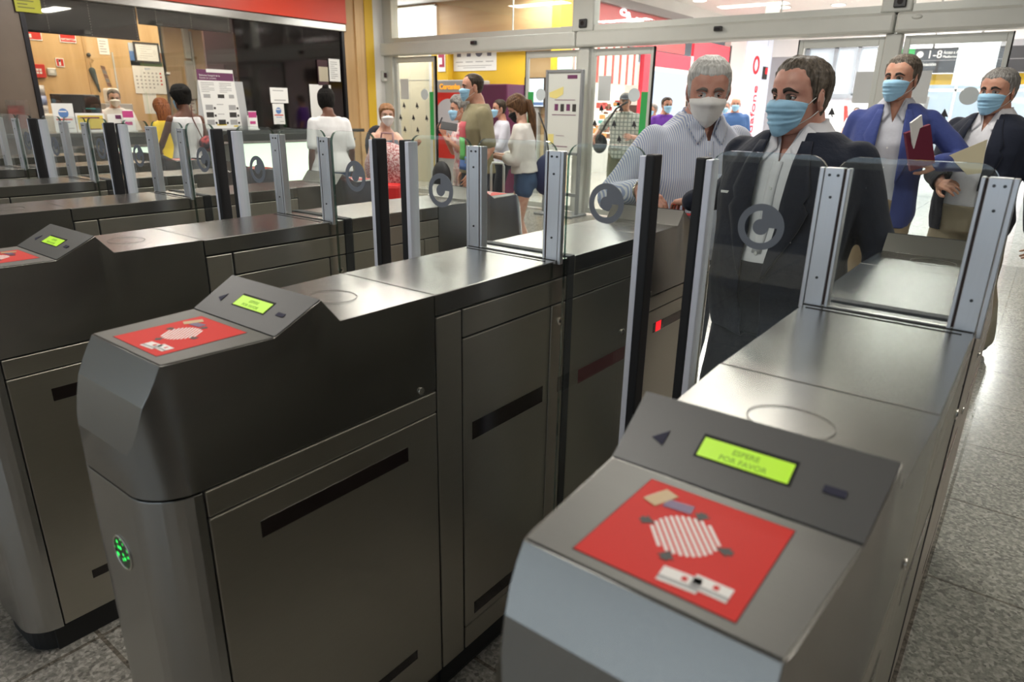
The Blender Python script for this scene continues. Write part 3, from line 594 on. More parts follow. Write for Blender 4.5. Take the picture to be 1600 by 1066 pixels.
# striped shop
s = thing('striped_shopfront', 'brightly lit shopfront with red and white stripes behind the man in the cap', 'shopfront', (SX, 13.2, 0))
m = MB().box(-.12, -.1, .02, 3.4, 2.1, 2.98, 0)
for i in range(9): m.box(-.1, -.08, .25+.36*i, .33+.36*i, 2.1, 3.0, 1)
m.build('striped_panel', [emis('stripe_cream', (1, .86, .72), .85), mat('stripe_red', (.62, .12, .10), .5)], s)
MB().box(-.5, -.45, .02, 3.4, 0, 2.1).build('lit_backdrop', emis('shop_light', (1, .93, .82), 1.3), s)
m = MB(); random.seed(3)
for i in range(60):
    y = .1+random.random()*3.1; z = .75+random.random()*.85; m.box(-.40, -.30, y, y+.07+random.random()*.1, z, z+.05+random.random()*.09, i % 4)
tag(m.build('goods', [mat('goods_red', (.5, .06, .05), .6), mat('goods_orange', (.7, .3, .08), .6), mat('goods_teal', (.08, .4, .38), .6), mat('goods_brown', (.2, .1, .06), .6)], s), kind='stuff')
MB().box(-.2, .02, .02, 3.4, 0, .72).build('counter', mat('shop_counter', (.62, .60, .56), .5), s)
# open red-framed shop
s = thing('red_framed_shopfront', 'open lit shop with wide red frame behind the white-haired man', 'shopfront', (SX, 16.7, 0))
RF = mat('frame_red', (.75, .03, .07), .4)
MB().box(-.1, .02, 0, .35, 0, 2.98).box(-.1, .02, .35, 2.9, 2.6, 2.98).build('red_frame', RF, s)
MB().box(-3.0, -2.9, 0, 5.9, 0, 3.0).build('lit_backdrop', emis('cafe_light', (1, .90, .74), 1.0), s)
MB().box(-.05, .03, 2.9, 3.05, 0, 3.0).box(-.05, .03, .35, 3.05, 2.5, 2.6).build('portal_post', emis('portal_cream', (1, .88, .80), .7), s)
MB().box(-.06, .02, 3.05, 5.9, 1.9, 3.45).build('red_panel', emis('panel_red', (1, .06, .09), .75), s); MB().box(.02, .03, 5.82, 5.95, 1.85, 3.5).build('black_edge', DKPRINT, s)
MB().cyl((-2.85, 1.8, 2.0), .35, .02, 'x', 28).build('round_logo', emis('logo_white', (1, .97, .97), 1.4), s); MB().cyl((-2.82, 1.8, 2.0), .10, .02, 'x', 20).build('round_logo', mat('logo_pink', (.8, .4, .55), .5), s)
MB().box(-2.8, -2.7, 0, 5.9, .9, 1.65).build('back_counter', mat('cafe_brown', (.22, .10, .05), .5), s); MB().box(-.9, -.4, .2, 2.8, 0, 1.0).build('counter', mat('cafe_counter', (.60, .28, .22), .5), s)
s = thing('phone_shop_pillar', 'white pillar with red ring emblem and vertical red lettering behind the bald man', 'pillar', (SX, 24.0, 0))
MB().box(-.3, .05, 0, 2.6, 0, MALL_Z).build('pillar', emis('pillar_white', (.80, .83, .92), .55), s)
LR = mat('letter_red', (.62, .02, .03), .5, emit=.15)
m = MB(); ring = []
for k in range(32):
    a = 2*pi*k/32; ring.append([Vector((.06+dx, 1.0+rr*cos(a), 3.05+rr*1.0*sin(a))) for dx, rr in ((0, .20), (.02, .20), (.02, .30), (0, .30))])
ring.append(ring[0]); m.loft(ring, caps=False); m.build('ring_emblem', LR, s)
text_mesh('vodafone', .62, LR, 'lettering', s, frame(.055, 1.45, .15, (0, 0, 1), (0, -1, 0)), .01, sx=.98)
bx('wall_mall', mat('grey_shutter_wall', (.34, .34, .36), .5), SX-.1, SX+1.2, 26.6, 26.7, 0, 3.4)['kind'] = 'structure'
bx('wall_mall', WHITEW, SX-.1, SX+1.2, 26.55, 26.65, 3.4, MALL_Z)['kind'] = 'structure'
s = thing('exit_indicator', 'small dark box with red light on the white pillar beside the suited man', 'indicator', (SX+.06, 25.75, 2.62)); MB().box(0, .06, 0, .36, 0, .42).build('housing', DKPRINT, s); MB().box(.06, .07, .14, .33, .18, .38).build('lamp', RED_ON, s)
s = thing('floor_warning_sign', 'yellow folding wet-floor frame standing in the mall', 'warning sign', (-6.05, 20.6, 0))
MB().tube([(0, -.3, 0), (0, 0, .62), (0, .3, 0)], .03).build('front_frame', mat('sign_yellow', (.8, .5, .03), .5), s); MB().tube([(.3, -.3, 0), (.06, 0, .62), (.3, .3, 0)], .03).build('rear_frame', mat('sign_yellow2', (.8, .5, .03), .5), s)
# end of the mall: white glazed wall, banner, then the bright exit
GF = mat('grey_window_frame', (.30, .32, .36), .5)
w = empty('window_7', (-7.35, 26.6, 0)); w['kind'] = 'structure'
m = MB()
for x in (0, .95, 1.7, 2.5, 3.1): m.box(x, x+.12, -.06, .06, 2.1, 3.7)
m.box(0, 3.2, -.06, .06, 2.0, 2.15).box(0, 3.2, -.06, .06, 3.62, 3.75); m.build('frame', GF, w)
MB().box(0, 3.2, .08, .10, 2.1, 3.7).build('pane', emis('glowing_pane', (.80, .87, .95), .62), w)  # pane itself glows in place of the sky behind it
bx('wall_mall', mat('pale_blue_wall', (.66, .68, .74), .5), -7.4, -4.1, 26.6, 26.8, 0, 2.05)['kind'] = 'structure'
bx('wall_mall', WHITEW, -7.4, 9, 26.6, 26.8, 3.72, MALL_Z)['kind'] = 'structure'
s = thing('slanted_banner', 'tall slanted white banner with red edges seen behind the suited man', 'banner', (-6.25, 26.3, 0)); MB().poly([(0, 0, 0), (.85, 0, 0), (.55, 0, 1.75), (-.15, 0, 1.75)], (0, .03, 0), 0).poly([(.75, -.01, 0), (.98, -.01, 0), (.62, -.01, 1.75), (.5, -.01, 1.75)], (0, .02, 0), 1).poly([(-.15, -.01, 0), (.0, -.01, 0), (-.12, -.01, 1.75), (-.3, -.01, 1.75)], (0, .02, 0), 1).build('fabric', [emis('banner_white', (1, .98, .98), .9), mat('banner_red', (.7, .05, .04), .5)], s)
s = thing('direction_sign', 'long dark wayfinding sign with white lettering hanging behind the man in the blue blazer', 'sign', (-2.55, 16, 2.28))
SD = mat('sign_charcoal', (.045, .045, .05), .4)
MB().box(0, 6.2, 0, .12, .0, .45).build('panel', SD, s); MB().box(-.0, 6.2, -.005, 0, .222, .232).box(1.05, 1.065, -.005, 0, 0, .45).box(2.6, 2.615, -.005, 0, 0, .45).build('divider', GREYT, s)
MB().box(0, .30, -.01, 0, .235, .45).build('green_arrow_field', GREENF, s)
SWM = mat('sign_letter', (.72, .72, .70), .5, emit=.15)
for (t, sz, x, z) in (('←', .2, .06, .27), ('1-8', .20, .52, .27), ('Acceso a Andén', .085, .80-.0, .34), ('Platforms', .06, .80, .27), ('Venta de', .085, 1.35, .34), ('Tickets', .06, 1.35, .27), ('Información', .085, .30, .13), ('Reservas', .085, 1.35, .12), ('Reservations', .06, 1.35, .05), ('SALA', .10, 2.20, .32), ('Departures', .06, 2.20, .26)):
    text_mesh(t, sz, SWM, 'sign_text', s, FY(x, -.004, z), .002, bold=.002, sx=.62 if t == 'Acceso a Andén' else 1)
MB().cyl((.40, -.008, .34), .06, .008, 'y', 20).poly([(1.12, -.006, .26), (1.30, -.006, .26), (1.21, -.006, .42)], (0, -.004, 0)).box(1.12, 1.28, -.008, 0, .05, .19).build('pictogram', SWM, s)
MB().tube([(.6, .06, .45), (.6, .06, 2.02)], .02).tube([(3.5, .06, .45), (3.5, .06, 2.02)], .02).build('hanger', GREYT, s)
s = thing('yellow_sign_band', 'yellow banded sign below the dark wayfinding sign', 'sign', (-2.2, 16.3, 2.07)); MB().box(0, 6, 0, .1, 0, .20, 0).box(.75, 1.05, -.004, 0, .06, .14, 1).build('panel', [mat('band_yellow', (.78, .52, .03), .5), mat('band_violet', (.30, .30, .55), .5)], s); MB().tube([(1, .05, .2), (1, .05, 2.23)], .015).tube([(4, .05, .2), (4, .05, 2.23)], .015).build('hanger', GREYT, s)
s = thing('advert_lightbox', 'tall glowing white light box hanging behind the blue blazer, cutting across the dark sign', 'light box', (-1.42, 15.2, 2.02)); MB().box(0, .62, 0, .1, 0, .78).build('lit_face', emis('box_white', (.92, .97, 1), 1.3), s); MB().tube([(.3, .05, .78), (.3, .05, 2.28)], .01).build('hanger', GREYT, s)
s = thing('pale_column', 'pale square column between the two suited men in the background', 'column', (-2.25, 14.6, 0)); MB().box(0, .55, 0, .4, 0, 1.82).build('column', mat('column_grey', (.55, .55, .55), .5), s, .02); MB().box(-.02, .57, -.02, .42, 0, .1).build('plinth', GREYT, s)
bx('wall_mall', mat('cool_grey_soffit', (.30, .31, .33), .5), -4.1, 9, 26.6, 26.8, 2.6, 3.72)['kind'] = 'structure'
w = empty('window_8', (-4.1, 26.7, 0)); w['kind'] = 'structure'
m = MB()
for x in (0, 1.5, 3.0, 4.5, 6.0, 7.5, 9): m.box(x, x+.07, -.04, .04, 0, 2.6)
m.box(0, 9, -.04, .04, 2.22, 2.3).build('frame', ALU_W, w); MB().box(0, 9, -.005, .005, 0, 2.6).build('pane', PANE, w)
bx('wall_mall', PINKW, 8.9, 9, 8.3, 46, 0, MALL_Z)['kind'] = 'structure'
bx('wall_mall', WHITEW, 3.4, 9, 8.42, 8.52, 0, MALL_Z)['kind'] = 'structure'
bx('wall_mall', WHITEW, -14, 9, 8.42, 8.47, HALL_Z+.1, MALL_Z)['kind'] = 'structure'
for (x, y, r, h, lab) in ((-5.5, 33, 1.5, 2.6, 'green tree crown outside the bright exit, left one'), (1.2, 36, 2.0, 3.2, 'green tree crown outside the bright exit, right one')):
    t = thing('tree', lab, 'tree', (x, y, 0)); MB().tube([(0, 0, 0), (.05, 0, h*.6)], .1).build('trunk', mat('bark', (.1, .07, .05), .9), t)
    m = MB(); random.seed(int(r*10))
    for i in range(260):
        a, b_, c_ = random.uniform(0, 2*pi), random.uniform(-1, 1), random.random()**.4
        p = Vector((cos(a)*sqrt(1-b_*b_), sin(a)*sqrt(1-b_*b_), b_))*c_*r*.7 + Vector((0, 0, h*.75)); m.ball(p, .22, .22, .10, 6, 4)
    m.build('foliage', mat('leaf_mass', (.10, .32, .04), .7), t)
# info totem inside the doors
s = thing('information_totem', 'tall grey framed map stand with white panel beside the sliding doors', 'information stand', (-5.55, 7.95, 0))
MB().box(0, .04, 0, .06, 0, 2.0).box(.58, .62, 0, .06, 0, 2.0).box(.04, .58, 0, .06, 1.96, 2.0).box(.04, .58, 0, .06, .86, .90).box(.04, .58, .01, .05, .28, .33).box(-.02, .64, -.18, .24, 0, .03).build('frame', mat('totem_grey', (.27, .28, .29), .4, .4), s, .008)
m = MB().box(.04, .58, .02, .04, .90, 1.96, 0).box(.36, .52, .017, .02, 1.88, 1.93, 1).box(.16, .50, .017, .02, 1.60, 1.608, 1).box(.12, .52, .017, .02, 1.40, 1.41, 1).box(.20, .34, .017, .02, 1.12, 1.125, 1).box(.14, .40, .017, .02, .97, .98, 1)
for i in range(4): m.box(.16+.10*i, .22+.10*i, .017, .02, 1.46-.01*(i % 2), 1.55, 2 if i % 2 else 1)
m.poly([(.06, .016, 1.70), (.30, .016, 1.78), (.30, .016, 1.68), (.18, .016, 1.62), (.07, .016, 1.64)], (0, .003, 0), 3); m.box(.06, .16, .017, .02, 1.0, 1.14, 3)
m.build('panel', [mat('panel_white', (.62, .64, .60), .35), PURP, DKPRINT, mat('panel_yellow', (.72, .62, .22), .5)], s)
# ceiling lamp fixtures in the hall
LAMPM = emis('lamp_panel', (1, .95, .88), 3)
for i, (x, y, lab) in enumerate([(-1.2, .2, 'nearest'), (-1.2, 3.6, 'second'), (-4.4, .6, 'third'), (-4.4, 4.0, 'fourth'), (-7.4, 3.2, 'fifth'), (2.2, 2.2, 'right-hand'), (-1.6, 6.0, 'door-side'), (-5.2, 6.4, 'middle door-side'), (-7.6, 6.0, 'corner')]):
    s = thing('ceiling_lamp', 'long flat ceiling lamp of the hall, reflected in the steel, the %s one' % lab, 'ceiling lamp', (x, y, HALL_Z), 0, 'hall ceiling lamps')
    MB().box(-.64, .64, -.19, .19, -.02, 0).build('housing', ALU_W, s); MB().box(-.6, .6, -.15, .15, -.024, -.02).build('diffuser', LAMPM, s)
# ================================================================ TICKET GATES
GW, GP = .3089, .9440     # gate width, spacing
LIP = 1.097; TOP = 1.10
def ztop(y):
    P = [(-.06, .885), (-.058, .955), (-.034, 1.036), (0, LIP), (.193, LIP), (.289, 1.147), (.329, 1.0985), (.574, TOP)]
    for (a, za), (b, zb) in zip(P, P[1:]):
        if y <= b: return za+(zb-za)*(y-a)/(b-a)
    return TOP
def hb(y):
    r = .08
    return GW/2 if y >= .02 else GW/2-r+sqrt(max(r*r-(.02-y)**2, 0))
def ht(y):
    T = [(-.06, 0), (-.034, .018), (0, .0316), (.193, .0183), (.289, .0098), (.329, .0098), (.574, 0)]
    t = 0
    for (a, ta), (b, tb) in zip(T, T[1:]):
        if a <= y <= b: t = ta+(tb-ta)*(y-a)/(b-a)
    return hb(y)-t
def end_shell(far=False):
    ys = [-.06, -.0595, -.058, -.052, -.044, -.034, -.022, -.010, 0, .010, .02]+[.02+.0173*i for i in range(1, 10)]+[.193, .217, .241, .265, .289, .299, .309, .319, .329]+[.329+.02*i for i in range(1, 12)]+[.5725]
    R = []
    for y in ys:
        zt = ztop(y); b, t = hb(y), ht(y); Y = y if not far else 2.15-y; z0 = .880
        c = GW/2
        N = 10
        R.append([(c-b+(b-t)*i/N, Y, z0+(zt-z0)*i/N) for i in range(N+1)]+[(c+b-(b-t)*i/N, Y, z0+(zt-z0)*i/N) for i in range(N, -1, -1)])
    return MB().loft(R, 0, smooth=True)
def plan(z0, z1, y1, inset=0, far=False, mb=None, mi=0):
    """front nose column with rounded plan corners"""
    pts = [(-hb(y)+inset+GW/2, y) for y in (y1, .02, .006, -.008, -.022, -.036, -.048, -.056, -.06)]
    pts = [(x, y+(inset if y < .02 else 0)) for x, y in pts]; pts += [(GW-x, y) for x, y in pts[::-1]]
    f = (lambda y: 2.15-y) if far else (lambda y: y)
    rings = [[(x, f(y), z) for x, y in pts] for z in (z0, z1)]
    (mb or MB()).loft(rings, mi, smooth=False)
    return mb
def rrect(x0, x1, z0, z1, r, yc, th, top_only=True):
    pts = [(x0, z0), (x1, z0)]
    for k in range(7): a = pi/2*k/6; pts.append((x1-r+r*cos(a), z1-r+r*sin(a)))
    for k in range(7): a = pi/2+pi/2*k/6; pts.append((x0+r+r*cos(a), z1-r+r*sin(a)))
    m = MB(); n = len(pts)
    m.add([(x, yc-th/2, z) for x, z in pts]+[(x, yc+th/2, z) for x, z in pts], [list(range(n))[::-1], [n+i for i in range(n)]], 0)
    m.add([(x, yc-th/2, z) for x, z in pts]+[(x, yc+th/2, z) for x, z in pts], [(i, (i+1) % n, n+(i+1) % n, n+i) for i in range(n)], 1)
    return m
def emblem(parent, cx, cz, y, R=.0495):
    m = MB()
    def sector(r0, r1, a0, a1, n):
        pts = [(cx+r1*cos(a0+(a1-a0)*i/n), cz+r1*sin(a0+(a1-a0)*i/n)) for i in range(n+1)]
        pts2 = [(cx+r0*cos(a0+(a1-a0)*i/n), cz+r0*sin(a0+(a1-a0)*i/n)) for i in range(n+1)]
        for i in range(n): m.poly([(pts[i][0], y, pts[i][1]), (pts[i+1][0], y, pts[i+1][1]), (pts2[i+1][0], y, pts2[i+1][1]), (pts2[i][0], y, pts2[i][1])], (0, -.001, 0))
    sector(.70*R, R, 0, 2*pi, 48); sector(.34*R, .71*R, 0, pi/2, 12)
    m.cyl((cx, y-.001, cz), .345*R, .001, 'y', 28)
    m.build('emblem', DECAL, parent, label='dark grey round emblem with an open crescent')
SCD = mat('screw_dark', (.1, .1, .1), .3, 1)
SLW = mat('slate_window', (.04, .04, .065), .7, spec=.2)
def make_gate():
    g = thing('ticket_gate', 'x', 'ticket gate', (0, 0, 0))
    def P(name, m, *a, bevel=.0025, label=None): return bx(name, m, *a, g, bevel, label)
    for far in (False, True):
        F = (lambda y: 2.15-y) if far else (lambda y: y)
        def B(name, m, x0, x1, y0, y1, z0, z1, bevel=.0025, label=None):
            a, b = sorted((F(y0), F(y1))); return bx(name, m, x0, x1, a, b, z0, z1, g, bevel, label)
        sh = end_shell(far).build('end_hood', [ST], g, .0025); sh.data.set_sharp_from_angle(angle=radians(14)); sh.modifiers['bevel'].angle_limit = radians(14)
        for e in sh.data.edges:
            a_, b_ = (sh.data.vertices[i].co for i in e.vertices)
            if any(abs(F(a_.y)-q) < 1e-4 and abs(F(b_.y)-q) < 1e-4 and abs(a_.x-b_.x) > .05 for q in (-.034, -.058, -.0595)): e.use_edge_sharp = True
        MB_ = MB(); plan(.075, .876, .021, 0, far, MB_); MB_.build('nose_column', STF, g, .0012)
        MB_ = MB(); plan(0, .075, .05, .014, far, MB_); MB_.build('plinth', SKIRT, g)
        # reader plate and display panel lie on the hood
        y0, y1 = .003, .192
        m = MB(); c = GW/2
        m.poly([(c-ht(y0)+.0022, F(y0), LIP), (c+ht(y0)-.0022, F(y0), LIP), (c+ht(y1)-.0022, F(y1), LIP), (c-ht(y1)+.0022, F(y1), LIP)], (0, 0, .0015)); m.build('reader_plate', PLATE, g)
        m = MB(); a0, a1 = .194, .2875
        m.poly([(c-ht(a0)+.001, F(a0), ztop(a0)+.0008), (c+ht(a0)-.001, F(a0), ztop(a0)+.0008), (c+ht(a1)-.001, F(a1), ztop(a1)+.0008), (c-ht(a1)+.001, F(a1), ztop(a1)+.0008)], (0, 0, .0018)); dp = m.build('display_panel', GREY, g)
        nrm = Vector((0, -(.05), .096)).normalized() if not far else Vector((0, .05, .096)).normalized()
        def on(y, e=.0030): return Vector((0, F(y), ztop(y)))+nrm*e
        def quad(xa, xb, ya, yb, e, mi=0, m=None, th=.0008):
            p = [on(ya, e)+Vector((xa, 0, 0)), on(ya, e)+Vector((xb, 0, 0)), on(yb, e)+Vector((xb, 0, 0)), on(yb, e)+Vector((xa, 0, 0))]
            return (m or MB()).poly(p, nrm*th, mi)
        quad(.104, .210, .226, .256, .0022).build('display_bezel', GROOVE, g)
        quad(.107, .207, .228, .2515, .0028).build('display', LCD, g, label='glowing lime green display')
        ysl = (on(.25)-on(.24)).normalized() if not far else (on(.25)-on(.24)).normalized()
        xd = Vector((1, 0, 0)) if not far else Vector((-1, 0, 0))
        for tx, yy in (('ESPERE', .2405), ('POR FAVOR', .2305)):
            pos = on(yy, .0037)+Vector((GW/2 + (.157-GW/2)*(1 if not far else -1), 0, 0))
            text_mesh(tx, .0098, LCDT, 'display_text', g, frame(*pos, xd, ysl), .0002, 'CENTER', .0002)
        MB().poly([on(.232)+Vector((.050, 0, 0)), on(.226)+Vector((.066, 0, 0)), on(.246)+Vector((.066, 0, 0))], nrm*.0006).build('pictogram_window', SLW, g); quad(.240, .262, .232, .240, .0028).build('pictogram_window', SLW, g)
        # red contactless sticker
        st = MB(); z = LIP+.0018; xa, xb, ya, yb = .079, .232, .017, .176
        xl = lambda x: x if not far else GW-x
        def sq(x0, x1, y0, y1, mi, e=.0): a, b = sorted((xl(x0), xl(x1))); c_, d_ = sorted((F(y0), F(y1))); st.box(a, b, c_, d_, z+e, z+e+.0003, mi)
        sq(xa-.001, xb+.001, ya-.001, yb+.001, 1, -.0002); sq(xa, xb, ya, yb, 0)
        CX, CY, R = (xa+xb)/2-.004, (ya+yb)/2+.004, .033
        for k in range(-6, 7):      # diagonal stripes clipped to a rough circle
            o = k*.0057; L = sqrt(max((R*1.0)**2-o*o, 0))
            if L <= .006: continue
            d = Vector((.62, -.78, 0)); n_ = Vector((.78, .62, 0)); cc = Vector((CX, CY, 0))+n_*o
            q = [cc+d*L+n_*.0016, cc+d*L-n_*.0016, cc-d*L-n_*.0016, cc-d*L+n_*.0016]
            st.poly([(xl(p.x), F(p.y), z+.0003) for p in q], (0, 0, .0002), 2)
        for (ax, ay, rot) in ((CX, CY+R+.004, 0), (CX, CY-R-.004, pi), (CX-R-.004, CY, pi/2), (CX+R+.004, CY, -pi/2)):   # four arrows
            base = [(-.008, .006), (-.004, .006), (-.004, .010), (.004, .010), (.004, .006), (.008, .006), (0, -.006)]
            q = [(ax+a*cos(rot)-b*sin(rot), ay+a*sin(rot)+b*cos(rot)) for a, b in base]
            st.poly([(xl(a), F(b), z+.0006) for a, b in q], (0, 0, .0002), 3)
        def card(cx, cy, w, h, ang, mi, stripe=None, dots=None):
            w *= 1.12; h *= 1.12
            ca, sa = cos(ang), sin(ang)
            T = lambda a, b: (xl(cx+a*ca-b*sa), F(cy+a*sa+b*ca), z+.0004+mi*.0001)
            st.poly([T(-w/2, -h/2), T(w/2, -h/2), T(w/2, h/2), T(-w/2, h/2)], (0, 0, .0003), mi)
            if stripe is not None: st.poly([T(-w/2, -h*.15), T(w/2, -h*.15), T(w/2, -h*.35), T(-w/2, -h*.35)], (0, 0, .0005), stripe)
            if dots is not None: st.poly([T(.001, .0), T(.006, .0), T(.006, .006), T(.001, .006)], (0, 0, .0006), dots)
        card(.104, .147, .030, .016, 1.2, 5); card(.102, .145, .020, .015, 1.2, 2); card(.126, .143, .026, .014, .12, 4)
        card(.201, .043, .030, .018, .0, 2, 6, 0); card(.175, .037, .032, .019, .08, 2, 6, 0)
        st.build('reader_sticker', [REDST, bpy.data.materials['dark_gap'], WHITE, DKPRINT, mat('card_purple', (.08, .02, .12), .4) if not far else bpy.data.materials['card_purple'], mat('card_gold', (.45, .30, .12), .4) if not far else bpy.data.materials['card_gold'], GREYT], g, label='red square sticker with striped circle, cards and four arrows')
        # round ticket recess on the flat top; dark ring paints its edge shadow
        m = MB(); ring = []
        for k in range(41):
            a = 2*pi*k/40; ring.append([Vector((c+rr*cos(a), F(.425)+rr*.85*sin(a), TOP+zz)) for rr, zz in ((.056, 0), (.056, .0008), (.0548, .0008), (.0548, 0))])
        m.loft(ring, caps=False); m.build('recess_shadow_ring', mat('rim_shadow', (.25, .24, .22), .35, .9) if not far else bpy.data.materials['rim_shadow'], g)
        # lower cabinet (end module)
        B('cabinet_core', GROOVE, .004, GW-.004, .02, .5745, .075, .90, 0)
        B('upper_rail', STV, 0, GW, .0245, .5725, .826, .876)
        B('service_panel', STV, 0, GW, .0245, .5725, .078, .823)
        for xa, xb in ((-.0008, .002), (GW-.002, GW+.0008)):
            B('sensor_window', BLACKG if not far else MAROON, xa, xb, .115, .480, .738, .773, 0)
            B('sensor_window', BLACKG, xa, xb, .115, .486, .180, .207, 0)
        B('plinth', SKIRT, .012, GW-.012, .0, 1.04, 0, .075, 0)
        MB().cyl((GW, F(.524), .893), .008, .004, 'x', 14).build('screw', STE, g); MB().cyl((-.004, F(.524), .893), .008, .004, 'x', 14).build('screw', STE, g)
        # entry disc on the nose
        m = MB(); cz = .735
        ring = []
        for k in range(33):
            a = 2*pi*k/32; ring.append([Vector((c+rr*cos(a), F(-.06+dd), cz+rr*sin(a))) for rr, dd in ((.034, 0), (.034, -.002), (.030, -.002), (.030, .001))])
        m.loft(ring, caps=False); m.build('signal_ring', STE, g)
        if not far: MB().cyl((c, -.0605, cz), .030, .0012, 'y', 28).build('signal_lamp', SIG, g, label='round lamp with sparkling green light')
        else: MB().cyl((c, F(-.06), cz), .030, .0008, 'y', 28).build('signal_lamp', BLACKG, g)
        m = MB(); ring = []
        for k in range(33):
            a = 2*pi*k/32; ring.append([Vector((c+rr*cos(a), F(-.0575)+ (-.0 if not far else 0), .965+rr*.5*sin(a))) for rr in (.045, .0435)])
        # shallow card slot ring on the front facet is a thin line
    # near second module
    P('top_cap', ST, 0, GW, .5755, 1.095, 1.052, TOP)
    P('module_core', GROOVE, .004, GW-.004, .57, 1.096, .02, 1.06, bevel=0)
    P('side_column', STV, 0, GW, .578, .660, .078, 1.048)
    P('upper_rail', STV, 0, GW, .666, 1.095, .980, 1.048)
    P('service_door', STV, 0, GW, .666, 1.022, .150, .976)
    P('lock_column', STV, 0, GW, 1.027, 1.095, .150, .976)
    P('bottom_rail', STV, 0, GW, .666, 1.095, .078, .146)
    P('plinth', SKIRT, .012, GW-.012, 1.0, 1.2, 0, .075, bevel=0)
    for xa, xb in ((-.0008, .002), (GW-.002, GW+.0008)):
        P('sensor_window', BLACKG, xa, xb, .696, .995, .705, .753, bevel=0); P('sensor_window', BLACKG, xa, xb, .702, .99, .172, .210, bevel=0)
        P('small_sensor', BLACKG, xa, xb, 1.070, 1.090, .71, .755, bevel=0)
        P('sensor_window', MAROON, xa, xb, 1.180, 1.467, .700, .745, bevel=0)
    for xx in (GW, -.004):
        MB().cyl((xx, 1.066, .925), .011, .004, 'x', 18).build('lock', STE, g); MB().cyl((xx, 1.44, .80), .010, .004, 'x', 18).build('lock', STE, g)
    m = MB().cyl((GW+.004, 1.066, .925), .004, .001, 'x', 10); m.build('keyhole', GROOVE, g)
    # rubber slot between the halves, then the far module
    P('rubber_slot', BLACK, -.002, GW+.002, 1.098, 1.130, .03, TOP+.004, bevel=.003)
    P('far_core', GROOVE, .004, GW-.004, 1.12, 1.59, .02, 1.06, bevel=0)
    P('top_cap', ST, 0, GW, 1.132, 1.5755, 1.052, TOP)
    P('upper_rail', STV, 0, GW, 1.132, 1.5755, .980, 1.048)
    P('service_door', STV, 0, GW, 1.132, 1.490, .150, .976)
    P('side_column', STV, 0, GW, 1.494, 1.5755, .150, .976)
    P('bottom_rail', STV, 0, GW, 1.132, 1.5755, .078, .146)
    P('slot', GROOVE, .012, .290, 1.010, 1.016, TOP-.001, TOP+.0008, bevel=0); P('slot', GROOVE, .0, .305, 1.034, 1.040, TOP-.001, TOP+.0008, bevel=0)
    P('glass_channel', STE, .005, .300, 1.041, 1.050, TOP, TOP+.004, bevel=0)
    # posts
    for s_ in (0, 1):
        X = (lambda x: x) if not s_ else (lambda x: GW-x)
        def Q(name, m, x0, x1, *a, bevel=.0015): aa, bb = sorted((X(x0), X(x1))); return bx(name, m, aa, bb, *a, g, bevel)
        Q('glass_post', STP, .000, .036, 1.040, 1.066, TOP, 1.382)
        Q('glass_post', STP, .040, .047, 1.040, 1.066, TOP, 1.382)
        Q('post_groove', mat('groove_brown', (.05, .025, .02), .5) if not s_ else bpy.data.materials['groove_brown'], .036, .040, 1.043, 1.062, TOP, 1.381, bevel=0)
        Q('post_bracket', STP, -.010, -.001, 1.040, 1.056, TOP-.01, 1.382)
        for xx, zz in ((.010, 1.368), (.026, 1.368), (.018, 1.325), (.018, 1.16)): MB().cyl((X(xx), 1.038, zz), .0028, .003, 'y', 10).build('screw', SCD, g)
    rrect(.020, GW-.020, TOP, 1.404, .035, 1.056, .008).build('fixed_glass', [GLS, GLE], g)
    # sliding leaves with bars
    for s_ in (0, 1):
        X = (lambda x: x) if s_ else (lambda x: GW-x)     # s_=1: left-hand leaf
        inner, outer = -.238, .006
        x0, x1 = sorted((X(inner), X(outer if s_ else -.020)))
        rrect(x0, x1, .20, 1.404, .040, 1.048, .010).build('glass_leaf', [GLS, GLE], g)
        def Q(name, m, a_, b_, y0, y1, z0, z1, bevel=.002): aa, bb = sorted((X(a_), X(b_))); return bx(name, m, aa, bb, y0, y1, z0, z1, g, bevel)
        Q('edge_strip', BAR_W, -.245, -.229, 1.028, 1.068, .20, 1.384); Q('rubber_edge', BLACK, -.268, -.245, 1.026, 1.070, .20, 1.388, bevel=.004)
        emblem(g, -.112 if s_ else .449, 1.250 if s_ else 1.264, 1.0425)
    return g
def sig_mat():
    m, nt, b = nodes('green_sparkle'); tc = nt.nodes.new('ShaderNodeTexCoord')
    v = nt.nodes.new('ShaderNodeTexVoronoi'); v.inputs['Scale'].default_value = 90; nt.links.new(tc.outputs['Object'], v.inputs['Vector'])
    n = nt.nodes.new('ShaderNodeTexNoise'); n.inputs['Scale'].default_value = 45; nt.links.new(tc.outputs['Object'], n.inputs['Vector'])
    r = nt.nodes.new('ShaderNodeValToRGB'); r.color_ramp.elements[0].position = .05; r.color_ramp.elements[0].color = (1, 1, 1, 1); r.color_ramp.elements[1].position = .45; r.color_ramp.elements[1].color = (.0, .0, .0, 1)
    nt.links.new(v.outputs['Distance'], r.inputs[0])
    mm = nt.nodes.new('ShaderNodeMath'); mm.operation = 'MULTIPLY'; nt.links.new(r.outputs[0], mm.inputs[0]); nt.links.new(n.outputs['Fac'], mm.inputs[1])
    m3 = nt.nodes.new('ShaderNodeMath'); m3.operation = 'MULTIPLY'; m3.inputs[1].default_value = 5.0; nt.links.new(mm.outputs[0], m3.inputs[0])
    b.inputs['Base Color'].default_value = (.005, .05, .01, 1); b.inputs['Roughness'].default_value = .2
    b.inputs['Emission Color'].default_value = (.02, 1, .12, 1); nt.links.new(m3.outputs[0], b.inputs['Emission Strength'])
    return m
SIG = sig_mat()
gate0 = make_gate()
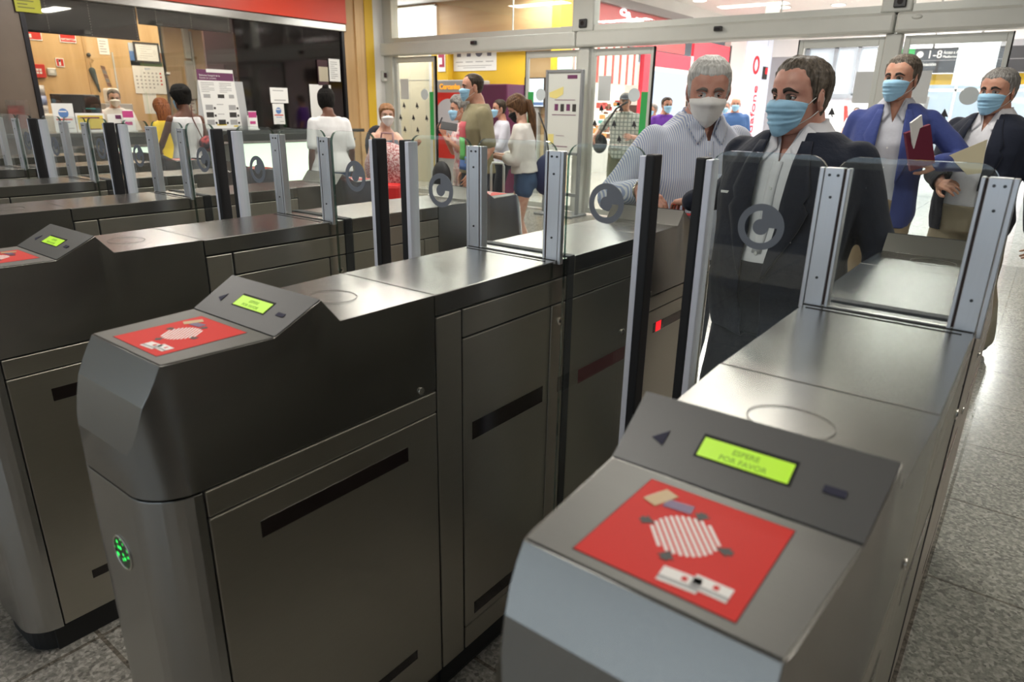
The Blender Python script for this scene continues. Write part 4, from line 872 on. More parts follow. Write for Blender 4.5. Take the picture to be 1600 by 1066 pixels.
GLAB = ['steel ticket gate nearest on the right with large red sticker and lime display', 'brushed steel ticket gate in the left foreground with the glowing green lamp on its nose',
        'third steel ticket gate from the right, its red sticker just entering at the left edge', 'fourth steel ticket gate from the right, between the third gate and the office side',
        'fifth steel ticket gate from the right, in front of the ticket counter', 'sixth steel ticket gate from the right, second from the office', 'farthest steel ticket gate, next to the ticket office counter']
for i in range(7):
    g = gate0 if i == 0 else dup(gate0)
    g.location = (-GP*i, 0, 0); tag(g, GLAB[i], group='row of ticket gates')
    if i == 1: bx('indicator', RED_ON, GW+.0008, GW+.0014, 1.69, 1.73, .738, .773, g, label='lit red stretch of the far sensor window')
# the neighbouring lane's gate to the right of the camera is outside the frame
# ================================================================ PEOPLE
def remesh(mb, voxel, smooth=2, wob=None, name='body', shade=True):
    """union of closed pieces -> one continuous surface"""
    me = mb.mesh(name); o = bpy.data.objects.new(name, me); COL.objects.link(o)
    r = o.modifiers.new('r', 'REMESH'); r.mode = 'VOXEL'; r.voxel_size = voxel
    if smooth: s = o.modifiers.new('s', 'SMOOTH'); s.iterations = smooth; s.factor = .5
    bpy.context.view_layer.update()
    out = bpy.data.meshes.new_from_object(o.evaluated_get(bpy.context.evaluated_depsgraph_get()))
    bpy.data.objects.remove(o); bpy.data.meshes.remove(me)
    if wob:
        amp, sc, fl = wob
        ns = [v.normal.copy() for v in out.vertices]
        for v, n in zip(out.vertices, ns):
            p = Vector((v.co.x*sc, v.co.y*sc, v.co.z*sc*fl))
            v.co += n*amp*(noise.noise(p)+.5*noise.noise(p*2.3))
    for p in out.polygons: p.use_smooth = shade
    out.name = name
    return out
def join_meshes(name, meshes, mats, midx):
    """several meshes into ONE, each keeping a material index"""
    bm = bmesh.new()
    for me, mi in zip(meshes, midx):
        k = len(bm.faces); bm.from_mesh(me); bm.faces.ensure_lookup_table()
        if mi is not None:
            for f in bm.faces[k:]: f.material_index = mi
    out = bpy.data.meshes.new(name); bm.to_mesh(out); bm.free()
    out.materials.clear()
    for m in mats: out.materials.append(m)
    return out
def link(name, me, parent, mats=None, label=None):
    if mats is not None:
        if len(me.materials): me.materials.clear()
        for m in (mats if isinstance(mats, (list, tuple)) else [mats]): me.materials.append(m)
    o = bpy.data.objects.new(name, me); COL.objects.link(o); o.parent = parent
    if label: o['label'] = label
    return o
# ---- head (nominal height .23, origin at eye level, +Y forward, +X = person's right)
HT = [(-.115, .016, .060, .030), (-.110, .034, .078, .004), (-.096, .048, .085, -.022), (-.075, .058, .087, -.046), (-.05, .065, .089, -.066), (-.025, .070, .090, -.081),
      (0, .0735, .089, -.091), (.025, .0755, .093, -.096), (.05, .0765, .091, -.098), (.075, .072, .081, -.092), (.095, .058, .061, -.074), (.108, .038, .036, -.048), (.1155, .012, .008, -.020)]
def hsec(z):
    z = max(min(z, .1155), -.115)
    for a, b in zip(HT, HT[1:]):
        if z <= b[0]:
            t = (z-a[0])/(b[0]-a[0]); return [a[i]+(b[i]-a[i])*t for i in (1, 2, 3)]
    return HT[-1][1:]
def G(x, s): return exp(-(x/s)**2)
def face_bump(x, z, nose=1, masked=False):
    d = 0
    d += nose*(.023*G(z+.026, .014)*G(x, .010) + .013*G(z+.008, .016)*G(x, .008) + .006*G(z-.008, .012)*G(x, .009) + .009*G(z+.033, .008)*G(abs(x)-.011, .007))
    for s in (-1, 1):
        d -= .013*G(x-s*.031, .016)*G(z+.001, .012)
        d += .005*G(x-s*.032, .020)*G(z-.019, .007)
        d += .005*G(x-s*.045, .016)*G(z+.028, .014)
    d += .006*G(z+.056, .008)*G(x, .022) - .003*G(z+.068, .006)*G(x, .02) + .005*G(z+.095, .014)*G(x, .02)
    return d
def hpoint(a, z, off=0, bump=True, w=1.0):
    """point of the head surface: azimuth a (0 = front, + = person's right), height z"""
    hw, f, b = hsec(z); hw *= w; yc = (f+b)/2; hd = (f-b)/2
    n = 2.25; ca, sa = cos(a), sin(a)
    r = 1/((abs(sa)/(hw+off))**n + (abs(ca)/(hd+off))**n)**(1/n)
    x, y = r*sa, yc+r*ca
    if bump and ca > .2: y += face_bump(x, z)*min(1, (ca-.2)*2.5)
    return Vector((x, y, z))
def head_parts(w=1.0, lid=17):
    m = MB(); R = []; n = 72; zs = []
    N = 56
    for i in range(N+1):
        t = i/N; z = -.115+.2305*(.5-.5*cos(pi*t))*.55+.2305*t*.45 - 0; zs.append(min(z, .1155))
    for z in zs: R.append([hpoint(2*pi*k/n, z, 0, True, w) for k in range(n)])
    m.loft(R, 0)
    # ears
    for s in (-1, 1):
        M_ = Matrix.Translation((s*.0765*w, -.006, -.008)) @ Matrix.Rotation(s*radians(-24), 4, 'Z') @ Matrix.Rotation(radians(-10), 4, 'X')
        ring = []
        for k in range(21):
            a = 2*pi*k/20; ex = .017 if sin(a) > -.2 else .012
            c = Vector((0, ex*cos(a), .031*sin(a)))
            nn = Vector((0, cos(a), sin(a)))
            ring.append([M_ @ (c+nn*.0045*cos(2*pi*j/6)+Vector((1, 0, 0))*s*.005*sin(2*pi*j/6)) for j in range(6)])
        m.loft(ring, 0, caps=False)
        m.ball(M_ @ Vector((0, .0, 0)), .005, .015, .026, 10, 8); m.ball(M_ @ Vector((s*.002, -.002, -.026)), .006, .008, .009, 8, 6)
    # upper eyelids
    for s in (-1, 1):
        c = Vector((s*.031, .0675, -.001)); R = []
        for i in range(6):
            th = radians(lid+(90-lid)/5.6*i); R.append([c+Vector((.0150*cos(th)*sin(ph), .0138*cos(th)*cos(ph), .0135*sin(th)-.003*sin(ph)**2)) for ph in [radians(-80+16*j) for j in range(11)]])
        m.loft(R, 0, caps=False, closed=False)
        R = []
        for i in range(4):
            th = radians(-27-16*i); R.append([c+Vector((.0150*cos(th)*sin(ph), .0136*cos(th)*cos(ph), .0132*sin(th))) for ph in [radians(-80+16*j) for j in range(11)]])
        m.loft(R, 0, caps=False, closed=False)
    return m
def eye_mesh(s):
    m = MB()
    if 1:
        c = Vector((s*.031, .0675, -.001)); R = []
        prof = [(0, 2), (.12, 2), (.20, 2), (.24, 1), (.42, 1), (.46, 0), (.8, 0), (1.2, 0), (1.7, 0)]
        n = 20; vs = []; look = Vector((0, 1, -.06)).normalized(); ax = Vector((1, 0, 0)); ay = look.cross(ax)
        for th, mi in prof: R.append([c+(look*cos(th)+(ax*cos(2*pi*k/n)+ay*sin(2*pi*k/n))*sin(max(th, .02)))*.0128 for k in range(n)])
        for i in range(len(R)-1): m.loft(R[i:i+2], prof[i][1], caps=False)
        m.tube([c+Vector((.0151*cos(radians(17))*sin(ph), .0139*cos(radians(17))*cos(ph), .0135*sin(radians(17))-.003*sin(ph)**2)) for ph in [radians(-75+15*j) for j in range(11)]], .0008, 5, 2)
    return m
def brow_mesh(s, thick=1.0):
    m = MB()
    if 1:
        R = []
        for i in range(9):
            t = i/8; x = s*(.013+.040*t); z0 = .0165+.008*sin(pi*min(t*1.05, 1))-.004*t; h = (.0058*(1-t)**.6*1.0+.0016)*thick
            a = atan2(x, .085)
            ring = []
            for k in range(6):
                zz = z0+h*cos(2*pi*k/6); p = hpoint_x(x, zz); ring.append(p+Vector((0, .0022*(1+sin(2*pi*k/6)), 0)))
            R.append(ring)
        m.loft(R, 0)
    return m
def hpoint_x(x, z, off=0):
    hw, f, b = hsec(z); yc = (f+b)/2; hd = (f-b)/2; n = 2.25
    t = min(abs(x)/(hw+off), .98)
    y = yc+(hd+off)*(1-t**n)**(1/n)
    return Vector((x, y+face_bump(x, z), z))
def mask_mesh(kind='surgical', w=1.0):
    m = MB(); nu, nv = 32, 26; O = []
    for j in range(nv+1):
        v = j/nv; row = []
        for i in range(nu+1):
            u = -1+2*i/nu; au = abs(u)
            if kind == 'surgical':
                zt = -.007-.012*au**1.6+.0*G(u, .2); zb = -.121+.034*au**2.2; amax = radians(63)
            elif kind == 'cloth':
                zt = -.009-.018*au**1.5+.006*G(u, .18); zb = -.124+.052*au**1.3; amax = radians(74)
            else:
                zt = .000-.030*au**1.4; zb = -.122+.052*au**1.6; amax = radians(62)
            z = zt+(zb-zt)*v; a = u*amax
            zz = max(z, -.100); p = hpoint(a, zz, .0, False, w)
            nose = .026*exp(-((v-.16)/.17)**2)+.020*exp(-((v-.46)/.26)**2)+.012*exp(-((v-.85)/.25)**2)
            if kind == 'cloth': prof = max(0, 1-au*1.15)**.9*1.15
            elif kind == 'ffp': prof = max(0, 1-au**1.6)**1.0*1.25
            else: prof = exp(-(u/.48)**2)
            d = .0045+nose*prof
            if kind == 'surgical':
                for vc in (.30, .47, .64):
                    s_ = (v-vc)/.075
                    if -1 < s_ < 1: d += (.0055*(1-s_) if s_ > 0 else .0)*(1-au**4)
                d += .0016*noise.noise(Vector((u*4, v*9, 3.1)))
            else: d += .0022*noise.noise(Vector((u*3.1, v*4.3, 7.7)))
            if v > .82: d -= .010*((v-.82)/.18)**2*(1-au)
            if v < .06 and au < .25: d -= .006*(1-v/.06)
            r_ = Vector((sin(a)*.8, cos(a), -.12*(v-.4))).normalized()
            q = p+r_*d; q.z = z if z > -.100 else z; row.append(q)
        O.append(row)
    inner = [[q-Vector((sin((-1+2*i/nu)*1.1)*.8, cos((-1+2*i/nu)*1.1), 0)).normalized()*.0022 for i, q in enumerate(row)] for row in O]
    vs = [q for r in O for q in r]+[q for r in inner for q in r]; W_ = nu+1; K = W_*(nv+1); fs = []; 
    for j in range(nv):
        for i in range(nu): fs.append((j*W_+i, j*W_+i+1, (j+1)*W_+i+1, (j+1)*W_+i)); fs.append((K+j*W_+i, K+(j+1)*W_+i, K+(j+1)*W_+i+1, K+j*W_+i+1))
    for i in range(nu): fs.append((i, K+i, K+i+1, i+1)); fs.append((nv*W_+i, nv*W_+i+1, K+nv*W_+i+1, K+nv*W_+i))
    for j in range(nv): fs.append((j*W_, (j+1)*W_, K+(j+1)*W_, K+j*W_)); fs.append((j*W_+nu, K+j*W_+nu, K+(j+1)*W_+nu, (j+1)*W_+nu))
    m.add(vs, fs, 0, True)
    loops = []
    for s, e in ((-1, 0), (1, nu)):
        et = Vector((s*.078*w, -.004, .020)); eb = Vector((s*.0775*w, -.012, -.034)); emid = Vector((s*.079*w, -.020, -.004))
        t, b = O[1][e], O[nv-2][e]
        loops.append(MB()); loops[-1].tube([t, (t+et)/2+Vector((s*.004, 0, 0)), et, emid, eb, (b+eb)/2+Vector((s*.004, 0, -.002)), b], .0013, 6)
    return m, loops
def hair_mesh(style, w=1.0, thick=.009):
    """cap of hair: grid over the skull that dives under the skin at the hairline"""
    m = MB(); n = 96; N = 60; R = []
    def line(a):         # hairline height by azimuth
        d = abs(math.degrees(a))
        if style in ('short', 'swept', 'white', 'crop', 'grey'):
            pts = {'short': [(0, .080), (25, .088), (45, .072), (62, .052), (70, .010), (78, -.012), (86, .018), (100, .022), (112, -.01), (130, -.06), (180, -.085)],
                   'swept': [(0, .084), (22, .092), (38, .086), (52, .060), (64, .026), (73, -.010), (82, -.016), (88, .020), (104, .024), (114, -.015), (130, -.075), (180, -.090)],
                   'white': [(0, .074), (28, .078), (44, .066), (58, .050), (68, .010), (76, -.018), (84, -.018), (90, .018), (104, .022), (116, -.02), (132, -.06), (180, -.080)],
                   'crop': [(0, .080), (30, .092), (48, .074), (64, .050), (74, .010), (80, -.004), (88, .020), (104, .022), (116, -.02), (132, -.05), (180, -.075)],
                   'grey': [(0, .072), (25, .080), (45, .064), (60, .050), (70, .012), (78, -.010), (86, .018), (104, .022), (116, -.02), (132, -.06), (180, -.085)]}[style]
        else: pts = [(0, .066), (30, .060), (50, .040), (66, .0), (80, -.03), (110, -.07), (180, -.10)]
        for (p, z0), (q, z1) in zip(pts, pts[1:]):
            if d <= q: t = (d-p)/(q-p); t = t*t*(3-2*t); return z0+(z1-z0)*t
        return pts[-1][1]
    for i in range(N+1):
        z = -.105+.2205*(1-(1-i/N)**1.5); row = []
        for k in range(n):
            a = 2*pi*k/n; aa = a if a <= pi else a-2*pi
            L = line(aa)+.005*noise.noise(Vector((a*9, 0, 4)))+.003*noise.noise(Vector((a*30, 0, 1)))
            f = min(max((z-L)/.016, -1), 1)
            th = thick
            up = max(0, (z-.05)/.06)
            if style == 'swept': th = thick*(1+.25*up)+.004*max(0, sin(aa+.6))*up; st = noise.noise(Vector((a*16+z*60, z*16, 2)))*.0034+noise.noise(Vector((a*40+z*120, z*20, 9)))*.0016
            elif style == 'white': th = thick*(1+.35*up); st = noise.noise(Vector((a*26, z*60, 5)))*.0020+noise.noise(Vector((a*60, z*150, 1)))*.0012
            elif style in ('crop',): th = thick*.5; st = noise.noise(Vector((a*40, z*300, 5)))*.0008
            else: th = thick*(1+.3*up); st = noise.noise(Vector((a*24, z*30, 2)))*.003
            off = (-.004+(th+.004)*(f*.5+.5)**1.0)+(st if f > 0 else 0)
            p = hpoint(a, min(z, .1155), off, False, w)
            if z > .085: p.z += off*min(1, (z-.085)/.03)
            row.append(p)
        R.append(row)
    m.loft(R, 0)
    return m
# ---- hands: origin wrist, +X along the fingers, palm faces -Z, thumb on +Y*side
def hand_mb(side=1, curl=.5, thumb=.5, spread=.12, curls=None):
    m = MB(); curls = curls or [curl, curl*1.05, curl*1.1, curl*1.2]
    m.capsule((-.015, 0, 0), .024, (.03, 0, .0), .028, 14, (Vector((0, 0, 1)), .62))
    for yy, L in ((.027, .080), (.009, .086), (-.010, .083), (-.027, .074)):
        m.capsule((.02, side*yy*.7, 0), .0155, (L, side*yy, 0), .0115, 10)
    for f, (yy, L0, seg, r) in enumerate(((.028, .085, (.040, .025, .020), .0088), (.009, .090, (.045, .028, .022), .0092), (-.010, .087, (.041, .026, .021), .0088), (-.028, .078, (.032, .020, .018), .0078))):
        c = curls[f]; ang = c*.55; sp = side*spread*(1.2-f*.8)*.5
        p = Vector((L0-.006, side*yy, .001)); d = 0
        for s_, L in enumerate(seg):
            q = p+Vector((cos(ang)*cos(sp)*L, cos(ang)*sin(sp)*L, -sin(ang)*L))
            m.capsule(p, r*(1-.08*s_), q, r*(.92-.10*s_), 10); p = q; ang += c*(1.15 if s_ == 0 else .8)
    t0 = Vector((.012, side*.024, -.004)); a = thumb
    t1 = t0+Vector((.030, side*.024, -.008-.012*a)); t2 = t1+Vector((.030-.006*a, side*(.014-.010*a), -.008-.012*a)); t3 = t2+Vector((.024, side*(.004-.014*a), -.004-.010*a))
    m.capsule(t0, .0165, t1, .0125, 10); m.capsule(t1, .012, t2, .0102, 10); m.capsule(t2, .0102, t3, .0080, 10)
    return m
def basis(xd, zd):
    x = Vector(xd).normalized(); z = Vector(zd); z = (z-x*z.dot(x)).normalized(); y = z.cross(x)
    return Matrix((x, y, z)).transposed().to_4x4()
def ik(s, t, l1, l2, pole):
    s, t = Vector(s), Vector(t); d = t-s; L = min(d.length, (l1+l2)*.995); d.normalize(); t = s+d*L
    a = (l1*l1-l2*l2+L*L)/(2*L); h = sqrt(max(l1*l1-a*a, 0)); p = Vector(pole); p = (p-d*p.dot(d)).normalized()
    return s+d*a+p*h, t
class Body:
    def __init__(s, H, loc, heading, girth=1.0, belly=0, fem=False, lean=0, sidelean=0, head_yaw=0, head_pitch=0, head_roll=0, drop=.010, hands=None, feet=None, headk=1.0, shoulder=1.0, elbow=None):
        """heading = rotation about z of local +Y (facing); hands = {'R': (x,y,z), 'L': ...} local wrist targets"""
        s.H, s.g, s.belly, s.fem = H, girth, belly, fem; s.loc = loc; s.heading = heading
        T = Matrix.Translation((0, 0, .52*H)) @ Matrix.Rotation(-lean, 4, 'X') @ Matrix.Rotation(sidelean, 4, 'Y') @ Matrix.Translation((0, 0, -.52*H)); s.T = T
        s.sw = (.099 if not fem else .090)*H*(.5+.5*girth)*shoulder
        s.neck = T @ Vector((0, -.006*H, .845*H)); s.chest_c = T @ Vector((0, 0, .72*H))
        s.hk = .130*H/.23*headk
        hp = T @ Vector((0, .022*H, .845*H)) + Vector((0, 0, (.085-drop)*H))
        s.hm = Matrix.Translation(hp) @ Matrix.Rotation(head_yaw, 4, 'Z') @ Matrix.Rotation(head_pitch, 4, 'X') @ Matrix.Rotation(head_roll, 4, 'Y') @ Matrix.Diagonal((s.hk, s.hk, s.hk, 1))
        s.sh = {}; s.el = {}; s.wr = {}
        hands = hands or {}
        for k, sg in (('R', 1), ('L', -1)):
            s.sh[k] = T @ Vector((sg*s.sw, -.004*H, .792*H))
            tgt = hands.get(k, (sg*(s.sw+.05), .04, .485*H))
            pole = (elbow or {}).get(k, (sg*.35, -1, -.25))
            s.el[k], s.wr[k] = ik(s.sh[k], tgt, .172*H, .150*H, pole)
        s.hip = {}; s.kn = {}; s.an = {}
        feet = feet or {'R': (.085, .03, 0), 'L': (-.085, -.03, 0)}
        for k, sg in (('R', 1), ('L', -1)):
            s.hip[k] = Vector((sg*.052*H*(.5+.5*girth), 0, .50*H)); f = feet[k]
            s.kn[k], s.an[k] = ik(s.hip[k], (f[0], f[1], f[2]+.045*H), .235*H, .235*H, (sg*.1, 1, 0))
    def sections(s, off=0, z0=.46, z1=.85):
        H, g = s.H, s.g; b = s.belly
        if s.fem: S = [(.455, .078, .066, -.004), (.50, .098, .070, -.008), (.55, .094, .064, -.006), (.62, .074, .052, 0), (.68, .080, .056, .004), (.725, .086, .066, .010), (.77, .086, .054, .002), (.805, .080, .044, -.002), (.832, .052, .034, -.006), (.85, .032, .032, -.006), (.875, .030, .032, 0)]
        else: S = [(.455, .078, .066, 0), (.50, .092, .068, -.004), (.55, .092, .066, 0), (.61, .088, .064, .002), (.67, .094, .066, .004), (.72, .100, .069, .005), (.765, .099, .063, 0), (.797, .095, .054, -.003), (.822, .074, .045, -.006), (.842, .047, .039, -.006), (.858, .036, .037, -.004), (.88, .035, .036, .002)]
        out = []
        for z, hw, hd, yo in S:
            if z < z0-1e-6 or z > z1+1e-6: continue
            bb = b*exp(-((z-.58)/.075)**2)
            kk = g if z < .80 else (.5+.5*g)
            out.append((z*H, hw*H*kk+off, (hd*H*kk+off+bb*.5), yo*H+bb*.5))
        return out
    def torso(s, mb, off=0, z0=.455, z1=.88, flare=0):
        S = s.sections(off, z0, z1); R = []
        zz0 = S[0][0]
        for z, hw, hd, yo in S:
            ring = []
            f = flare*max(0, 1-(z-zz0)/(.10*s.H))
            for k in range(28):
                a = 2*pi*k/28; n = 2.4; ca, sa = cos(a), sin(a)
                r = 1/((abs(sa)/(hw+f))**n+(abs(ca)/(hd+f))**n)**(1/n)
                ring.append(s.T @ Vector((r*sa, yo+r*ca, z)))
            R.append(ring)
        mb.loft(R)
    def arm(s, mb, k, off=0, upto=1.0, r0=.0275, r1=.0225, r2=.0165):
        H, g = s.H, .55+.45*s.g; sh, el, wr = s.sh[k], s.el[k], s.wr[k]
        if s.fem: g *= .84
        sgn = 1 if k == 'R' else -1
        mb.ball(sh+Vector((-sgn*.006, 0, -.002)), r0*H*g*1.02+off, r0*H*g*1.05+off, r0*H*g*1.0+off)
        mb.capsule(sh, r0*H*g+off, sh.lerp(el, min(upto*2, 1)), (r0+(r1-r0)*min(upto*2, 1))*H*g+off)
        if upto > .5:
            t = (upto-.5)*2
            mb.capsule(el, r1*H*g+off, el.lerp(wr, min(t, .35)), r1*1.02*H*g+off); 
            if t > .35: mb.capsule(el.lerp(wr, .33), r1*1.0*H*g+off, el.lerp(wr, t), (r1+(r2-r1)*t)*H*g+off)
    def leg(s, mb, k, off=0, upto=1.0, flare=0):
        H, g = s.H, .6+.4*s.g; hp, kn, an = s.hip[k], s.kn[k], s.an[k]
        t = min(upto*2, 1); rk = .050+(.033-.050)*t
        mb.capsule(hp, .052*H*g+off, hp.lerp(kn, t), rk*H*g+off+(flare if upto <= .5 else 0))
        if upto > .5:
            t = (upto-.5)*2
            mb.capsule(kn, .033*H*g+off, kn.lerp(an, .33*t), .0335*H*g+off+flare*.3)
            mb.capsule(kn.lerp(an, .33*t), .0335*H*g+off+flare*.3, kn.lerp(an, t), (.0335+(.020-.0335)*t)*H*g+off+flare)
    def place(s, root): root.location = s.loc; root.rotation_euler = (0, 0, s.heading)
HANDQ = {}
def person(lab, B, skin, hair, hairm, mask=None, maskm=None, group=None, vox=.012, hands=None, eyes=True, brow=None, noface=False, hv=.0045, headw=1.0, lid=17, cat='person', legs_skin=True, hair_thick=.009):
    """body as ONE mesh with head and hands; returns the root; garments are added by the callers"""
    root = thing('person', lab, cat, (0, 0, 0), 0, group); B.place(root)
    m = MB(); H = B.H
    B.torso(m, -.004, .455, .88)
    nk = .034*H*(1 if not B.fem else .85)*(.6+.4*B.g)
    hb_ = B.hm @ Vector((0, -.018, -.045))
    m.capsule(B.neck+Vector((0, 0, -.03*H)), nk*1.10, hb_, nk*.98)
    for k in 'RL': B.arm(m, k); B.leg(m, k)
    body = remesh(m, vox, 3)
    pieces = [body]
    hm = head_parts(headw, lid).mesh('h'); hm.transform(B.hm)
    pieces.append(hm)
    hands = hands or {}
    for k, sg in (('R', -1), ('L', 1)):
        hd = hands.get(k)
        if hd == 'none': continue
        d = dict(curl=.45, thumb=.4, up=None, dirv=None)
        d.update(hd or {})
        fx = Vector(d['dirv']) if d['dirv'] else (B.wr[k]-B.el[k])
        up = Vector(d['up']) if d['up'] else Vector((-sg, .15, 0))*1.0
        sc = H/1.75*(.92 if B.fem else 1)
        me = remesh(hand_mb(sg, d['curl'], d['thumb'], curls=d.get('curls')), hv, 1)
        me.transform(Matrix.Translation(B.wr[k]) @ basis(fx, up) @ Matrix.Diagonal((sc, sc, sc, 1))); pieces.append(me)
        B.__dict__['hand_'+k] = Matrix.Translation(B.wr[k]) @ basis(fx, up)
    me = join_meshes('body', pieces, [skin], [0]*len(pieces))
    for p in me.polygons: p.use_smooth = True
    link('body', me, root)
    if not noface:
        for s_ in (-1, 1):
            e = eye_mesh(s_).mesh('eye'); e.transform(B.hm); link('eye', e, root, [EYEW, EYEI, EYEP])
            b = brow_mesh(s_, 1.0 if not B.fem else .6).mesh('eyebrow'); b.transform(B.hm); link('eyebrow', b, root, brow or hairm)
    if hair:
        h = hair_mesh(hair, headw, hair_thick).mesh('hair'); h.transform(B.hm); link('hair', h, root, hairm)
    if mask:
        a, l = mask_mesh(mask, headw); a = a.mesh('face_mask'); a.transform(B.hm); mk = link('face_mask', a, root, maskm)
        
        for l_ in l: l_ = l_.mesh('ear_loop'); l_.transform(B.hm); link('ear_loop', l_, mk, WHITE)
    B.root = root
    return root
def garment(B, name, m, zlo=.455, zhi=.844, off=.012, sleeve=None, soff=None, flare=0, vox=.012, wob=(.006, 9, .6), extra=None, smooth=3):
    mb = MB(); B.torso(mb, off, zlo, zhi, flare)
    if sleeve:
        for k in 'RL': B.arm(mb, k, soff if soff is not None else off*.9, sleeve)
    if extra: extra(mb)
    me = remesh(mb, vox, smooth, wob, name)
    return link(name, me, B.root, m)
def trousers(B, m, off=.010, upto=1.0, vox=.012, name='trousers', flare=.012, wob=(.006, 8, .5), shoes=None, ztop=.575):
    mb = MB()
    S = B.sections(off*.9, .455, ztop); B.torso(mb, off+.005, .455, ztop)
    for k in 'RL': B.leg(mb, k, off, upto, flare)
    link(name, remesh(mb, vox, 3, wob, name), B.root, m)
    if shoes: 
        for k in 'RL':
            a = B.an[k]; mb = MB(); z = a.z-.045*B.H
            mb.capsule((a.x, a.y-.02, z+.045), .040, (a.x, a.y+.06, z+.038), .036); mb.capsule((a.x, a.y+.05, z+.032), .036, (a.x*1.06, a.y+.15, z+.028), .028); mb.capsule((a.x, a.y-.02, z+.022), .022, (a.x*1.06, a.y+.15, z+.020), .022)
            link('shoe', remesh(mb, .009, 2, None, 'shoe'), B.root, shoes)
def ray_front(bvh, x, z, off):
    h = bvh.ray_cast(Vector((x, 2, z)), Vector((0, -1, 0)))
    return (h[0]+Vector((0, off, 0))) if h[0] else None
def patch(bvh, rows, off, th, name, m, parent):
    """cloth strip laid on the front of a garment; rows = list of point rows (x, z)"""
    P = []
    for r in rows:
        row = []
        for x, z in r:
            p = ray_front(bvh, x, z, off)
            if p is None: p = Vector((x, row[-1].y if row else (P[-1][0].y if P else 0), z))
            row.append(p)
        P.append(row)
    mb = MB(); n = len(P[0]); K = n*len(P)
    vs = [p for r in P for p in r]+[p-Vector((0, th, 0)) for r in P for p in r]; fs = []
    for j in range(len(P)-1):
        for i in range(n-1): a = j*n+i; fs += [(a, a+1, a+n+1, a+n), (K+a, K+a+n, K+a+n+1, K+a+1)]
    for i in range(n-1): fs += [(i, K+i, K+i+1, i+1), ((len(P)-1)*n+i, (len(P)-1)*n+i+1, K+(len(P)-1)*n+i+1, K+(len(P)-1)*n+i)]
    for j in range(len(P)-1): fs += [(j*n, (j+1)*n, K+(j+1)*n, K+j*n), (j*n+n-1, K+j*n+n-1, K+(j+1)*n+n-1, (j+1)*n+n-1)]
    mb.add(vs, fs, 0, True)
    return mb.build(name, m, parent)
def cut_front(me, planes_keep, ymin):
    """open a jacket: bisect with planes, then drop the faces inside all of them on the front"""
    bm = bmesh.new(); bm.from_mesh(me)
    for co, no in planes_keep: bmesh.ops.bisect_plane(bm, geom=bm.verts[:]+bm.edges[:]+bm.faces[:], plane_co=co, plane_no=no, dist=1e-5)
    kill = [f for f in bm.faces if f.calc_center_median().y > ymin and all((f.calc_center_median()-Vector(co)).dot(Vector(no)) < 0 for co, no in planes_keep)]
    bmesh.ops.delete(bm, geom=kill, context='FACES'); bm.to_mesh(me); bm.free(); return me
def open_jacket(B, m, lap, off=.030, zlo=.455, vox=.010, sleeve=.985, soff=.018, vw=.085, vz=.60, spread=.30, wob=(.008, 7, .5), notch=True, topz=None):
    """suit jacket: V opening from the shoulders down to vz*H and parting again below"""
    H = B.H; mb = MB(); B.torso(mb, off, zlo, .842, .018)
    for k in 'RL': B.arm(mb, k, soff, sleeve)
    me = remesh(mb, vox, 3, wob, 'jacket'); bv0 = BVHTree.FromPolygons([v.co for v in me.vertices], [p.vertices[:] for p in me.polygons])
    T = B.T
    tz = .86*H
    def loc(x, z): return T @ Vector((x, 0, z))
    # two slanted planes: x = +-(vw at top) ... vb at the button, widening again to the hem
    vb = spread
    planes = []
    for sg in (-1, 1):
        a = loc(sg*vw, tz); b = loc(sg*vb, vz*H); d = (a-b); no = Vector((d.z, 0, -d.x))*sg; no.normalize(); planes.append((a, no))
    cut_front(me, planes, B.T.translation.y*0-.01)
    o = link('jacket', me, B.root, m); sd = o.modifiers.new('thick', 'SOLIDIFY'); sd.thickness = .006; sd.offset = -1
    # lapels and collar
    for sg in (-1, 1):
        rows = []
        for i in range(15):
            t = i/14; z = (.825-(.825-vz)*t)*H; u = (tz-z)/(tz-vz*H); xe = vw+(vb-vw)*u
            wl = (.030+.055*min(t/.42, 1)) if t < .42 else .085*(1-((t-.42)/.58)**1.3)+.004
            if notch and abs(t-.40) < .04: wl *= .72
            c = loc(0, z).x
            rows.append([(c+sg*(xe-.004+wl*q/4), loc(0, z).z) for q in range(5)])
        patch(bv0, rows, .009, .006, 'lapel', lap, o)
    return o, bv0
